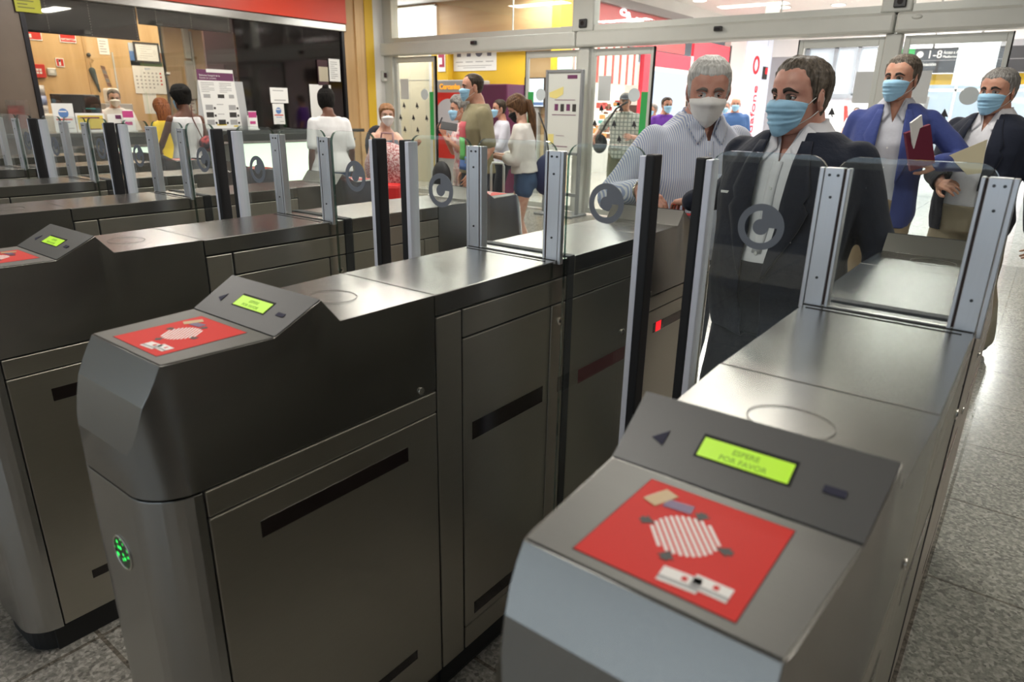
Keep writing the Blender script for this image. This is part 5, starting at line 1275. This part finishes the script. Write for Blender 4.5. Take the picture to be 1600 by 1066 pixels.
def collar(B, m, bvh, r=.043, open_=.5, h=.034, pts=True):
    """shirt collar: band behind the neck with two points in front"""
    H = B.H; R = .0400*H*(.6+.4*B.g); h = .026; mb = MB(); n = 28; rows = []
    a0 = open_; T = B.T
    for v in range(5):
        t = v/4; ring = []
        for i in range(n+1):
            a = a0+(2*pi-2*a0)*i/n
            fr = max(0, cos(a))
            z = .838*H+h*H*[.0, .62, 1, .55, -.12][v]-.030*H*fr*(.6 if v < 4 else 1.25)
            rad = R*[1.06, 1.0, 1.02, 1.10, 1.22][v]
            ring.append(T @ Vector((rad*sin(a), -.006*H+rad*cos(a)*1.02, z)))
        rows.append(ring)
    vs = [p for r_ in rows for p in r_]; W_ = n+1; fs = [(j*W_+i, j*W_+i+1, (j+1)*W_+i+1, (j+1)*W_+i) for j in range(4) for i in range(n)]
    mb.add(vs, fs, 0, True); o = mb.build('collar', m, B.root); sd = o.modifiers.new('t', 'SOLIDIFY'); sd.thickness = .003
    if pts:
        for sg in (-1, 1):
            q0, q1, q2, q3 = (.020, .812), (.047, .853), (.050, .786), (.088, .832); rws = []; g_ = .6+.4*B.g
            for i in range(6):
                t = i/5; e0 = (q0[0]+(q2[0]-q0[0])*t, q0[1]+(q2[1]-q0[1])*t); e1 = (q1[0]+(q3[0]-q1[0])*t, q1[1]+(q3[1]-q1[1])*t); rw = []
                for j in range(6):
                    u = j/5; pp = T @ Vector((sg*(e0[0]+(e1[0]-e0[0])*u)*g_*H/1.75, 0, (e0[1]+(e1[1]-e0[1])*u)*H)); rw.append((pp.x, pp.z))
                rws.append(rw)
            patch(bvh, rws, .010, .004, 'collar_point', m, o)
    return o
def vneck(B, o, w=.042, zb=.785, zt=.862, th=.003):
    H = B.H; pl = []
    for sg in (-1, 1):
        a = B.T @ Vector((sg*w*H/1.75, 0, zt*H)); b = B.T @ Vector((0, 0, zb*H)); d = a-b; no = Vector((d.z, 0, -d.x))*sg; no.normalize(); pl.append((a, no))
    cut_front(o.data, pl, (B.T @ Vector((0, .006*H, .83*H))).y)
    sd = o.modifiers.new('t', 'SOLIDIFY'); sd.thickness = th; sd.offset = -1
def bvh_of(o): me = o.data; return BVHTree.FromPolygons([v.co for v in me.vertices], [p.vertices[:] for p in me.polygons])
def buttons(B, bvh, zs, x, m, parent, r=.005):
    for z in zs:
        p = ray_front(bvh, x, z, .004)
        if p: MB().cyl(p, r, .002, 'y', 12).build('button', m, parent)
def longhair(B, m, length, w=.075, depth=.045, bun=None, pony=None, flow=None):
    """hair mass hanging behind the head (head-local metres)"""
    mb = MB()
    if length:
        R = []
        for i in range(12):
            t = i/11; z = .06-length*t; ww = w*(1-.15*t+.12*sin(pi*t)); dd = depth*(1-.2*t); yc = -.045-.012*sin(pi*t)
            R.append([Vector((ww*sin(2*pi*k/24)+.002*noise.noise(Vector((k*1.7, z*9, 0))), yc+dd*cos(2*pi*k/24)*(1 if cos(2*pi*k/24) < 0 else .9)+.003*noise.noise(Vector((k*2.3, z*5, 1))), z)) for k in range(24)])
        mb.loft(R)
    if bun: x, y, z, r = bun; mb.ball((x, y, z), r, r, r*.85); mb.ball((x+.012, y-.01, z+.012), r*.6, r*.6, r*.6)
    if pony:
        mb.tube(pony[0], pony[1], 14)
    me = mb.mesh('hair_length'); me.transform(B.hm)
    return link('hair_length', me, B.root, m)
def skin_mat(name, col, red=.0):
    m, nt, b = nodes(name); b.inputs['Roughness'].default_value = .48; b.inputs['Specular IOR Level'].default_value = .4
    b.inputs['Subsurface Weight'].default_value = .12; b.inputs['Subsurface Radius'].default_value = (.012, .004, .002); b.inputs['Subsurface Scale'].default_value = .6
    tc = nt.nodes.new('ShaderNodeTexCoord'); n = nt.nodes.new('ShaderNodeTexNoise'); n.inputs['Scale'].default_value = 28; n.inputs['Detail'].default_value = 5
    nt.links.new(tc.outputs['Object'], n.inputs['Vector']); r = nt.nodes.new('ShaderNodeValToRGB')
    r.color_ramp.elements[0].position = .3; r.color_ramp.elements[0].color = (col[0]*.86, col[1]*.74, col[2]*.72, 1); r.color_ramp.elements[1].position = .7; r.color_ramp.elements[1].color = (*col, 1)
    nt.links.new(n.outputs['Fac'], r.inputs[0]); nt.links.new(r.outputs[0], b.inputs['Base Color'])
    bp = nt.nodes.new('ShaderNodeBump'); bp.inputs['Strength'].default_value = .12; bp.inputs['Distance'].default_value = .002
    n2 = nt.nodes.new('ShaderNodeTexNoise'); n2.inputs['Scale'].default_value = 260; nt.links.new(tc.outputs['Object'], n2.inputs['Vector']); nt.links.new(n2.outputs['Fac'], bp.inputs['Height']); nt.links.new(bp.outputs[0], b.inputs['Normal'])
    return m
def hair_mat(name, c0, c1, sc=(90, 90, 12), rough=.5):
    m, nt, b = nodes(name); b.inputs['Roughness'].default_value = rough; b.inputs['Specular IOR Level'].default_value = .25; tc = nt.nodes.new('ShaderNodeTexCoord'); mp = nt.nodes.new('ShaderNodeMapping'); mp.inputs['Scale'].default_value = sc
    nt.links.new(tc.outputs['Object'], mp.inputs[0]); n = nt.nodes.new('ShaderNodeTexNoise'); n.inputs['Scale'].default_value = 1.5; n.inputs['Detail'].default_value = 5; nt.links.new(mp.outputs[0], n.inputs['Vector'])
    r = nt.nodes.new('ShaderNodeValToRGB'); r.color_ramp.elements[0].position = .35; r.color_ramp.elements[0].color = (*c0, 1); r.color_ramp.elements[1].position = .65; r.color_ramp.elements[1].color = (*c1, 1)
    nt.links.new(n.outputs['Fac'], r.inputs[0]); nt.links.new(r.outputs[0], b.inputs['Base Color'])
    bp = nt.nodes.new('ShaderNodeBump'); bp.inputs['Strength'].default_value = .6; bp.inputs['Distance'].default_value = .004; nt.links.new(n.outputs['Fac'], bp.inputs['Height']); nt.links.new(bp.outputs[0], b.inputs['Normal'])
    return m
EYEW = mat('eye_white', (.62, .58, .54), .2); EYEI = mat('iris', (.06, .035, .02), .15); EYEP = mat('pupil', (.004, .004, .004), .1)
SK = skin_mat('skin_tan', (.62, .34, .235)); SKR = skin_mat('skin_ruddy', (.64, .35, .265)); SKL = skin_mat('skin_fair', (.70, .45, .34)); SKD = skin_mat('skin_dark', (.15, .065, .038)); SKM = skin_mat('skin_bronze', (.44, .21, .12))
HBR = hair_mat('hair_grey_brown', (.045, .035, .025), (.17, .14, .11)); HWH = hair_mat('hair_white', (.42, .41, .38), (.68, .67, .64)); HDK = hair_mat('hair_dark_brown', (.018, .012, .008), (.06, .042, .028)); HGR = hair_mat('hair_steel_grey', (.12, .11, .10), (.34, .33, .31))
HBK = hair_mat('hair_black', (.004, .0035, .0035), (.014, .012, .010), rough=.9); HAU = hair_mat('hair_auburn', (.10, .028, .008), (.26, .09, .03)); HBL = hair_mat('hair_light_brown', (.18, .08, .03), (.34, .17, .08)); HLB = hair_mat('hair_long_brown', (.05, .025, .012), (.16, .08, .035))
MBL = cloth('mask_blue', (.36, .62, .82), .75, .1, 60); MWH = cloth('mask_white', (.78, .77, .74), .8, .08, 60); MBK = cloth('mask_black', (.02, .02, .022))
BROWN_ = mat('brow_dark', (.03, .022, .016), .8); BROWG = mat('brow_grey', (.16, .13, .11), .8)
def aim(dx, dy): return atan2(-dx, dy)
def L(loc, th, w):     # world point -> person-local
    c, s = cos(-th), sin(-th); x, y = w[0]-loc[0], w[1]-loc[1]; return (x*c-y*s, x*s+y*c, w[2])
def held(name, lab, cat, mb, mats, grp=None):
    o = mb.build(name, mats); return tag(o, lab, cat, grp)
WHB = mat('shirt_button', (.8, .8, .78), .3)
NAVY = cloth('navy_suit', (.016, .020, .034), .8, .25, 40); NAVY2 = cloth('charcoal_navy', (.014, .018, .032), .8, .25, 40); BLAZ = cloth('blue_blazer', (.045, .065, .22), .75, .2, 50)
SHW = cloth('white_shirt', (.74, .74, .77), .75, .12, 50); SHG = cloth('pale_grey_shirt', (.50, .51, .56), .75, .12, 50); DKTR = cloth('dark_trousers', (.018, .020, .028)); KHAKI = cloth('khaki_trousers', (.36, .31, .22)); TAN = cloth('tan_trousers', (.30, .23, .15))
STRIPE = pattern('pinstripe_shirt', 'stripe', (.36, .42, .60), (.74, .75, .77), 42); SHOE = mat('dark_shoe', (.015, .013, .012), .35)
# ---------- the man in the dark suit, walking up to the near lane
loc = (-.300, 1.925, 0); th = aim(-.139, -.99)
def mk(H, loc, th, **k):
    return Body(H, loc, th, **k)
B = mk(1.70, loc, th, girth=1.22, belly=.07, lean=.02, head_yaw=-.30, head_pitch=.0, headk=1.0, drop=.030,
       hands={'R': L(loc, th, (-.650, 1.93, 1.175)), 'L': (-.34, .06, .84)}, elbow={'R': (.8, -.5, -.9), 'L': (-.5, -1, -.2)}, feet={'R': (.10, .12, 0), 'L': (-.10, -.16, 0)})
r = person('man in dark navy suit, open white shirt and blue surgical mask entering the nearest lane', B, SKR, 'swept', HBR, 'surgical', MBL, vox=.010,
           hands={'R': dict(dirv=(.85, -.55, -.12), up=(.1, .1, 1), curl=.45, thumb=.3), 'L': dict(curl=.5)}, brow=BROWN_, hv=.0035, hair_thick=.007)
sh = garment(B, 'shirt', SHW, .50, .860, .013, .22, .004, vox=.009, wob=(.006, 9, .5))
bv = bvh_of(sh); vneck(B, sh); collar(B, SHW, bv, .047, .55, .036); buttons(B, bv, [1.26, 1.16, 1.06], .0, WHB, sh, .0055)
patch(bv, [[(-.016+.032*q/3, 1.34-.04*i) for q in range(4)] for i in range(8)], .0035, .002, 'placket', SHW, sh)
jk, bj = open_jacket(B, NAVY, NAVY, .026, .40, .009, vw=.060, vz=.58, spread=.040, soff=.012, wob=(.010, 6.5, .45))
p = ray_front(bj, .155, 1.235, .004)
if p: MB().box(p.x-.016, p.x+.016, p.y-.001, p.y+.001, p.z-.004, p.z+.004).build('lapel_pin', PAPER, jk)
trousers(B, DKTR, .016, .97, .012, shoes=SHOE, ztop=.615)
# belt
mb = MB(); ring = []
c = held('contactless_card', 'red travel card held by the suited man over the gate reader', 'card', MB().box(-.7, -.63, 1.93, 1.99, 0, .002), REDST); c.location = (-.03, .02, 1.153)
# ---------- white-haired man in the striped shirt behind the second gate
loc = (-.925, 2.462, 0); th = aim(.68, -.58)
B = mk(1.735, loc, th, girth=1.15, belly=.06, lean=.20, head_yaw=-.36, head_pitch=-.20, headk=1.06, drop=.018,
       hands={'R': L(loc, th, (-.870, 1.975, 1.190)), 'L': (-.26, .10, .86)}, elbow={'R': (.55, -.4, -.7), 'L': (-.6, -1, -.1)}, feet={'R': (.12, -.02, 0), 'L': (-.10, -.12, 0)})
r = person('white-haired man in blue striped shirt and white mask leaning over the second gate', B, SKR, 'white', HWH, 'cloth', MWH, vox=.010,
           hands={'R': dict(dirv=L((0, 0, 0), th, (.75, -.30, -.25)), up=(0, .2, 1), curl=.4)}, brow=BROWG, hv=.0035, headw=.97, lid=0)
sh = garment(B, 'shirt', STRIPE, .44, .860, .020, .90, .016, vox=.009, wob=(.010, 8, .5))
bv = bvh_of(sh); vneck(B, sh); collar(B, STRIPE, bv, .046, .42, .036); buttons(B, bv, [1.32, 1.23, 1.14, 1.05], .0, WHB, sh, .005)
patch(bv, [[(-.017+.034*q/3, 1.37-.045*i) for q in range(4)] for i in range(13)], .003, .002, 'placket', STRIPE, sh)
patch(bv, [[(-.155+.115*q/4, 1.24-.034*i) for q in range(5)] for i in range(5)], .003, .002, 'breast_pocket', STRIPE, sh)
trousers(B, DKTR, .012, .97, .013, shoes=SHOE)
w_ = B.wr['R']; d_ = (B.wr['R']-B.el['R']).normalized(); rt = MB(); ring = []
a_ = d_.cross(Vector((0, 0, 1))).normalized(); b_ = a_.cross(d_)
rt.loft([[w_-d_*.018+(a_*cos(2*pi*k/20)+b_*sin(2*pi*k/20))*(.032+.004*cos(2*pi*j/6))+d_*.006*sin(2*pi*j/6) for j in range(6)] for k in list(range(20))+[0]], caps=False)
rt.ball(w_-d_*.018+b_*.034, .016, .016, .007)
wt = rt.build('wristwatch', mat('watch_steel', (.55, .5, .42), .25, 1)); wt.location = loc; wt.rotation_euler = (0, 0, th); tag(wt, 'steel wristwatch on the wrist of the white-haired man', 'watch')
# ---------- man in the blue blazer
loc = (-.44, 4.30, 0); th = aim(.12, -.99)
B = mk(1.835, loc, th, girth=1.05, belly=.02, head_yaw=-.42, head_pitch=.03, headk=1.02, drop=.015,
       hands={'R': (.30, .02, .90), 'L': (-.27, .25, 1.235)}, elbow={'L': (-.9, -.6, -.5), 'R': (.4, -1, 0)}, feet={'R': (.09, -.10, 0), 'L': (-.09, .12, 0)})
person('man in bright blue blazer and pale shirt holding a maroon folder', B, SK, 'short', HBR, 'surgical', MBL, vox=.011, hands={'L': dict(dirv=(.95, .15, .08), up=(.1, .9, .35), curl=.75, thumb=.2), 'R': dict(curl=.5)}, brow=BROWN_)
sh = garment(B, 'shirt', SHG, .49, .860, .012, .22, .004, vox=.010); bv = bvh_of(sh); vneck(B, sh); collar(B, SHG, bv, .043, .62, .034); buttons(B, bv, [1.30, 1.19, 1.08, .98], 0, WHB, sh)
open_jacket(B, BLAZ, BLAZ, .026, .42, .010, vw=.060, vz=.60, spread=.075, soff=.014)
trousers(B, TAN, .013, .97, shoes=SHOE, ztop=.59)
mb = MB().box(-.065, .065, -.012, .012, -.02, .20); fo = held('maroon_folder', 'maroon folder held against the blue blazer', 'folder', mb, mat('maroon_leather', (.14, .012, .035), .5)); fo.location = (-.215, 4.02, 1.23); fo.rotation_euler = (radians(-8), radians(22), th+.45)
mb = MB().box(-.04, .04, -.005, .005, 0, .16); ph = held('smartphone', 'white edged smartphone held on top of the maroon folder', 'phone', mb, [PAPER]); ph.location = (-.245, 3.99, 1.33); ph.rotation_euler = (radians(-8), radians(32), th+.9)
# ---------- man on the far right with papers
loc = (.035, 4.63, 0); th = aim(-.33, -.94)
B = mk(1.78, loc, th, girth=1.15, belly=.06, head_yaw=-.08, head_pitch=.0, headk=1.05, drop=.022,
       hands={'R': (.05, .36, 1.10), 'L': (-.36, .04, .84)}, elbow={'R': (.8, -.7, -.4), 'L': (-.5, -1, 0)}, feet={'R': (.09, .10, 0), 'L': (-.14, -.22, 0)})
person('grey-haired man in dark blazer and khaki trousers holding beige papers at the right edge', B, SK, 'grey', HGR, 'surgical', MBL, vox=.011, hands={'R': dict(dirv=(-.7, .6, .1), up=(.5, .5, .6), curl=.7, thumb=.2), 'L': dict(curl=.5)}, brow=BROWN_)
sh = garment(B, 'shirt', SHW, .47, .860, .012, .22, .004, vox=.010); bv = bvh_of(sh); vneck(B, sh); collar(B, SHW, bv, .044, .55, .034); buttons(B, bv, [1.24, 1.14, 1.04, .94], 0, WHB, sh)
open_jacket(B, NAVY2, NAVY2, .028, .42, .010, vw=.060, vz=.60, spread=.085, soff=.014, wob=(.012, 6, .5))
trousers(B, KHAKI, .016, .97, shoes=SHOE, flare=.02)
mb = MB().poly([(-.07, 0, .02), (.02, 0, -.06), (.09, 0, -.05), (.09, 0, .13), (-.09, 0, .04)], (0, .004, 0), 0); pa = held('paper_sheets', 'beige paper sheets in the hand of the grey-haired man', 'papers', mb, mat('beige_paper', (.62, .56, .38), .7)); pa.location = (-.02, 4.15, 1.235); pa.rotation_euler = (radians(-6), 0, .5)
# ---------- people near the doors
def tee(B, m, off=.016, sl=.30, z0=.50, **k): return garment(B, 'top', m, z0, .844, off, sl, off*.9, flare=k.pop('flare', .01), **k)
# tall man in khaki T-shirt
loc = (-3.96, 4.60, 0); th = aim(-.50, -.86)
th = aim(-.53, -.85)
B = mk(1.80, loc, th, girth=1.0, head_yaw=-.10, hands={'L': (-.26, .12, .92), 'R': (.26, .04, .9)}, feet={'R': (.09, .06, 0), 'L': (-.09, -.08, 0)}, headk=1.0)
person('tall man in khaki T-shirt with colourful print standing between the old woman and the girl', B, SK, 'crop', HDK, 'surgical', MBL, brow=BROWN_)
TS = cloth('khaki_tee', (.25, .22, .13)); t = tee(B, TS, .024, .42, .47, flare=.02); bv = bvh_of(t)
patch(bv, [[(-.10+.06*q, 1.36-.05*i) for q in range(4)] for i in range(5)], .004, .002, 'print_red', mat('tee_red', (.55, .10, .12), .8), t); patch(bv, [[(-.08+.05*q, 1.22-.05*i) for q in range(4)] for i in range(5)], .006, .002, 'print_green', mat('tee_green', (.15, .55, .15), .8), t); patch(bv, [[(-.12+.06*q, 1.05-.04*i) for q in range(5)] for i in range(4)], .004, .002, 'print_blue', mat('tee_blue', (.10, .20, .50), .8), t)
trousers(B, cloth('dark_jeans', (.03, .035, .05)), .014, .97, shoes=SHOE)
# old woman with the phone
loc = (-4.66, 5.25, 0); th = aim(-.60, -.80)
B = mk(1.60, loc, th, girth=1.10, headk=1.08, fem=True, lean=.08, head_yaw=.05, head_pitch=-.05, hands={'L': (-.10, .20, 1.14), 'R': (.12, .22, 1.20)}, elbow={'L': (-.5, -.6, -1), 'R': (.5, -.6, -1)})
person('grey-haired woman in pink and white blouse holding a phone beside the tall man', B, SK, 'grey', HGR, 'surgical', MBL, hands={'R': dict(up=(-1, 0, .3), curl=.6), 'L': dict(up=(.2, 0, -1), curl=.5)}, brow=BROWG, hair_thick=.026)
tee(B, pattern('pink_check', 'blotch', (.62, .14, .18), (.78, .66, .64), 16, thr=.46), .022, .35, .46); trousers(B, pattern('pale_pink_skirt', 'blotch', (.66, .40, .38), (.74, .66, .60), 20), .03, .8, name='skirt', flare=.04)
o = held('smartphone', 'dark phone held level by the grey-haired woman in pink', 'phone', MB().box(-.085, .085, -.006, .006, -.04, .04), SENS); o.location = (-4.60, 4.91, 1.295); o.rotation_euler = (radians(-25), radians(8), .65)
o = MB().ball((0, 0, -.16), .13, .06, .17).tube([(-.07, 0, -.05), (-.04, 0, .35), (.02, 0, .45)], .008).build('shoulder_bag', mat('black_leather', (.02, .02, .025), .5)); o.location = (-4.80, 5.00, .93); tag(o, 'black shoulder bag hanging beside the woman in pink', 'bag')
# child behind
loc = (-5.35, 6.72, 0); th = aim(-.55, -.83)
B = mk(1.60, loc, th, girth=.95, fem=True, hands={'L': (-.1, .3, 1.05)}, elbow={'L': (-.5, -.6, -1)})
person('dark-haired person in pale top and blue mask half hidden behind the tall man', B, SK, 'short', HDK, 'surgical', MBL, vox=.014, brow=BROWN_); tee(B, cloth('pale_lilac', (.62, .62, .70)), .018, .6, .48); trousers(B, DKTR, .012, .97)
# girl with phone
loc = (-3.70, 5.03, 0); th = aim(-.80, -.55)
B = mk(1.62, loc, th, girth=1.0, fem=True, lean=.10, head_yaw=0, head_pitch=-.50, hands={'L': (-.07, .30, 1.04), 'R': (.07, .31, 1.05)}, elbow={'L': (-.6, -.6, -1), 'R': (.6, -.6, -1)}, feet={'R': (.075, .10, 0), 'L': (-.075, -.06, 0)})
person('girl with long dark ponytail, white jumper and denim shorts looking at her phone', B, SKL, 'long', HLB, 'surgical', MBK, hands={'R': dict(up=(-.6, 0, .6), curl=.6), 'L': dict(up=(.6, 0, .6), curl=.6)}, brow=BROWN_, hair_thick=.020)
longhair(B, HLB, .0, pony=([(0, -.085, .03), (0, -.125, .0), (0, -.105, -.12), (.0, -.03, -.28), (0, .045, -.43), (0, .10, -.54)], [.03, .042, .046, .044, .034, .012]))
garment(B, 'jumper', cloth('white_jumper', (.76, .74, .70)), .55, .844, .026, .72, .024, flare=.02, wob=(.012, 9, .6)); trousers(B, cloth('denim', (.07, .12, .22)), .012, .10, name='shorts', flare=.010, ztop=.63, shoes=mat('white_trainer', (.6, .6, .6), .5))
o = held('smartphone', 'dark phone in the hands of the girl in the white jumper', 'phone', MB().box(-.037, .037, -.006, .006, -.075, .075), SENS); o.location = (-3.965, 4.80, 1.13); o.rotation_euler = (radians(-35), 0, th)
o = MB().ball((0, 0, 0), .13, .10, .20).build('backpack_pouch', mat('navy_nylon', (.02, .03, .10), .6)); o.location = (-3.50, 5.10, .88); o.rotation_euler = (0, radians(6), .4); tag(o, 'navy drawstring bag hanging at the hip of the girl in shorts', 'bag')
MB().tube([(0, 0, .18), (-.05, -.02, .38), (-.14, -.06, .56)], .008).build('strap', DKPRINT, o); MB().tube([(.06, -.09, .02), (.13, -.09, -.06)], .006).build('cord', PAPER, o)
# suitcase
s = thing('suitcase', 'pink cabin suitcase with silver pull handle standing by the girl', 'suitcase', (-3.45, 4.28, 0), .6)
MB().box(-.19, .19, -.12, .12, .05, .70).build('shell', mat('suitcase_pink', (.55, .16, .16), .4), s, .04); MB().tube([(-.055, 0, .68), (-.055, 0, 1.0), (-.045, 0, 1.03), (.045, 0, 1.03), (.055, 0, 1.0), (.055, 0, .68)], .011).build('pull_handle', ALU, s)
for a in (-.15, .15): MB().cyl((a, -.02, .03), .03, .04, 'y', 14).build('wheel', BLACK, s)
# woman with sequin bag
loc = (-4.93, 4.33, 0); th = aim(.95, -.10)
B = mk(1.52, loc, th, girth=1.0, fem=True, lean=.03, head_yaw=-.5, hands={'L': (-.05, .42, 1.13), 'R': (.16, .30, 1.0)}, elbow={'L': (-.5, -.6, -1), 'R': (.7, -.6, -.6)})
person('fair-haired woman in grey sleeveless top and white mask with outstretched hand', B, SKL, 'long', HBL, 'ffp', MWH, hands={'L': dict(up=(0, 0, -1), curl=.15)}, brow=BROWG, hair_thick=.012)
longhair(B, HBL, 0, pony=([(0, -.085, -.01), (0, -.115, -.05), (0, -.10, -.12)], [.025, .032, .02]))
garment(B, 'top', cloth('slate_top', (.16, .19, .22)), .50, .80, .010, None); trousers(B, DKTR, .012, .97)
s = thing('sequin_bag', 'large pink and silver sequin tote bag held in front of the fair-haired woman', 'bag', (-4.66, 4.12, .82))
MB().ball((0, 0, .09), .32, .13, .25, 24, 16).build('pouch', pattern('pink_sequin', 'blotch', (.36, .10, .10), (.72, .58, .56), 60, .35), s); MB().tube([(-.12, 0, .28), (-.10, .02, .42), (.05, .02, .42), (.08, 0, .28)], .010).build('handle', mat('bag_handle', (.35, .2, .2), .6), s)
s2 = thing('suitcase', 'red and black upright case standing under the sequin bag', 'suitcase', (-4.50, 3.92, 0), .6); MB().box(-.15, .15, -.10, .10, .62, .80).build('red_top', mat('case_red', (.65, .02, .02), .5), s2, .03); MB().box(-.15, .15, -.10, .10, .05, .62).build('shell', cloth('case_black', (.02, .02, .022)), s2, .03)
for a in (-.1, .1): MB().cyl((a, -.02, .03), .03, .04, 'y', 14).build('wheel', BLACK, s2)
s = thing('shoulder_bag', 'black backpack on the back of the fair-haired woman', 'backpack', (-5.10, 4.38, 1.10)); MB().ball((0, 0, 0), .11, .14, .20).build('pouch', cloth('black_nylon', (.02, .022, .03)), s)
# woman in white T-shirt, back to us
loc = (-5.60, 4.18, 0); th = aim(-.93, .36)
B = mk(1.65, loc, th, girth=1.16, fem=True, head_pitch=-.08, head_yaw=-.25)
person('woman in white T-shirt with black hair bun seen from behind', B, SKD, 'long', HBK, 'surgical', MBL, brow=BROWN_, hair_thick=.018); longhair(B, HBK, 0, bun=(0, -.035, .140, .036))
tee(B, cloth('white_tee', (.76, .76, .76)), .022, .40, .50, flare=.01); trousers(B, cloth('jeans_blue', (.06, .12, .26)), .014, .97, shoes=SHOE)
# woman in tank top
loc = (-7.20, 3.51, 0); th = aim(-.95, .10)
B = mk(1.66, loc, th, girth=1.12, fem=True, head_pitch=-.15, head_yaw=.35, hands={'R': (.18, .30, .95), 'L': (-.2, .3, .98)}, elbow={'R': (.6, -.8, -.6), 'L': (-.6, -.8, -.6)})
person('woman in white vest top with black up-do seen from behind at the ticket counter', B, SKD, 'long', HBK, 'surgical', MBL, brow=BROWN_, hair_thick=.028); longhair(B, HBK, 0, bun=(0, -.075, .060, .070))
garment(B, 'vest_top', cloth('white_vest', (.76, .76, .76)), .50, .805, .012, None)
s = thing('waist_bag', 'red and dark small handbag at the side of the woman in the vest top', 'bag', (-7.02, 3.66, 1.06)); MB().ball((0, 0, 0), .09, .12, .09).build('pouch', pattern('bag_print', 'blotch', (.05, .04, .05), (.50, .08, .08), 14), s); MB().tube([(0, -.08, .05), (-.08, -.12, .26), (-.12, -.10, .40)], .006).build('strap', mat('strap_brown', (.15, .05, .03), .6), s)
trousers(B, DKTR, .012, .97, shoes=SHOE)
# woman in yellow
loc = (-8.25, 3.80, 0); th = aim(-.97, -.15)
B = mk(1.53, loc, th, girth=1.0, fem=True, head_pitch=-.1, head_yaw=-.2, hands={'R': (.1, .38, 1.12)}, elbow={'R': (.6, -.8, -.6)})
person('auburn-haired woman in yellow top standing at the ticket counter', B, SKL, 'long', HAU, 'surgical', MBL, brow=BROWG, hair_thick=.022); longhair(B, HAU, .25, .098, .075)
tee(B, cloth('yellow_top', (.75, .52, .02)), .020, .35, .48); trousers(B, DKTR, .012, .97)
# clerk
loc = (-10.27, 4.12, 0); th = aim(.93, -.30)
B = mk(1.66,  loc, th, girth=1.05, lean=.05, head_pitch=-.12, hands={'R': (.15, .36, 1.08), 'L': (-.15, .36, 1.08)}, elbow={'R': (.6, -.6, -1), 'L': (-.6, -.6, -1)})
person('ticket clerk in white shirt and white mask behind the monitor', B, SKL, 'short', HBR, 'ffp', MWH, brow=BROWG); tee(B, cloth('clerk_shirt', (.74, .74, .76)), .018, .5, .5)
trousers(B, DKTR, .012, .97)
# people out in the mall
loc = (-4.80, 8.95, 0); th = aim(.45, -.9)
B = mk(1.74, loc, th, girth=1.1, belly=.03, hands={'L': (-.12, .30, 1.12), 'R': (.42, .12, 1.10)}, elbow={'L': (-.5, -.6, -1), 'R': (.6, -.6, -.6)})
person('man in grey cap, checked shirt and shorts behind the glass door', B, SK, 'short', HGR, None, None, brow=BROWG, vox=.013)
garment(B, 'checked_shirt', pattern('grey_check', 'check', (.24, .28, .25), (.62, .64, .58), 5.5, thr=.16), .44, .844, .024, .40, .02, flare=.02); trousers(B, cloth('olive_shorts', (.20, .20, .14)), .025, .46, name='shorts', flare=.02)
cp = MB(); cp.loft([[hpoint(2*pi*k/32, .035+.08*t, .012*(1) if t < 1 else .006) for k in range(32)] for t in (0, .2, .4, .6, .8, .95, 1)]); cp.poly([(-.065, .09, .040), (.065, .09, .040), (.055, .155, .032), (0, .17, .030), (-.055, .155, .032)], (0, 0, .006))
me = cp.mesh('cap'); me.transform(B.hm); link('cap', me, B.root, cloth('grey_cap', (.10, .11, .13)))
o = MB().ball((0, 0, 0), .12, .08, .14).build('shoulder_bag', cloth('black_bag', (.02, .025, .03))); o.location = (-5.06, 8.72, 1.0); tag(o, 'black crossbody bag of the man in the grey cap', 'bag')
MB().tube([(0, -.02, .12), (.10, -.03, .28), (.26, -.03, .50), (.40, .05, .60)], .016).build('strap', DKPRINT, o)
def walker(lab, x, y, H, th, top, bot, hair, hm_, fem=False, shorts=False, girth=1.05, mk_=MBL, sk=SK):
    B = mk(H, (x, y, 0), th, girth=girth, fem=fem, hands={'R': (.30, .06, .84), 'L': (-.30, .02, .84)}, feet={'R': (.08, .14, 0), 'L': (-.08, -.14, 0)})
    person(lab, B, sk, hair, hm_, 'surgical', mk_, vox=.016, brow=BROWG, hv=.007); tee(B, top, .024, .36, .47, vox=.016); trousers(B, bot, .014 if not shorts else .02, .97 if not shorts else .46, .016)
walker('bald man in denim-blue shirt and shorts walking in the mall by the white pillar', -4.29, 12.05, 1.75, aim(.35, -.94), cloth('denim_shirt', (.06, .13, .30)), cloth('navy_shorts', (.04, .06, .12)), None, HGR, shorts=True, girth=1.15)
walker('person in pale top and blue mask just behind the man in the denim-blue shirt', -4.80, 12.9, 1.70, aim(.3, -.95), cloth('pale_top', (.60, .52, .48)), DKTR, 'grey', HGR, fem=True)
walker('dark-haired person in purple T-shirt in front of the lit shop', -4.58, 9.85, 1.70, aim(.7, -.6), cloth('purple_tee', (.16, .05, .38)), DKTR, 'short', HDK)
walker('person in dark jacket at the lit shop, right of the purple T-shirt', -4.95, 11.6, 1.72, aim(-.3, .9), cloth('black_top', (.02, .02, .025)), DKTR, 'short', HDK)
walker('grey-haired person in pale green top left of the purple T-shirt', -5.45, 11.2, 1.62, aim(-.2, -.9), cloth('sea_green_top', (.22, .38, .34)), DKTR, 'grey', HGR, fem=True)
walker('distant person in white top behind the shoulder of the blue blazer', -4.3, 21.5, 1.68, aim(.3, -.9), cloth('white_top', (.6, .6, .62)), DKTR, 'short', HDK)
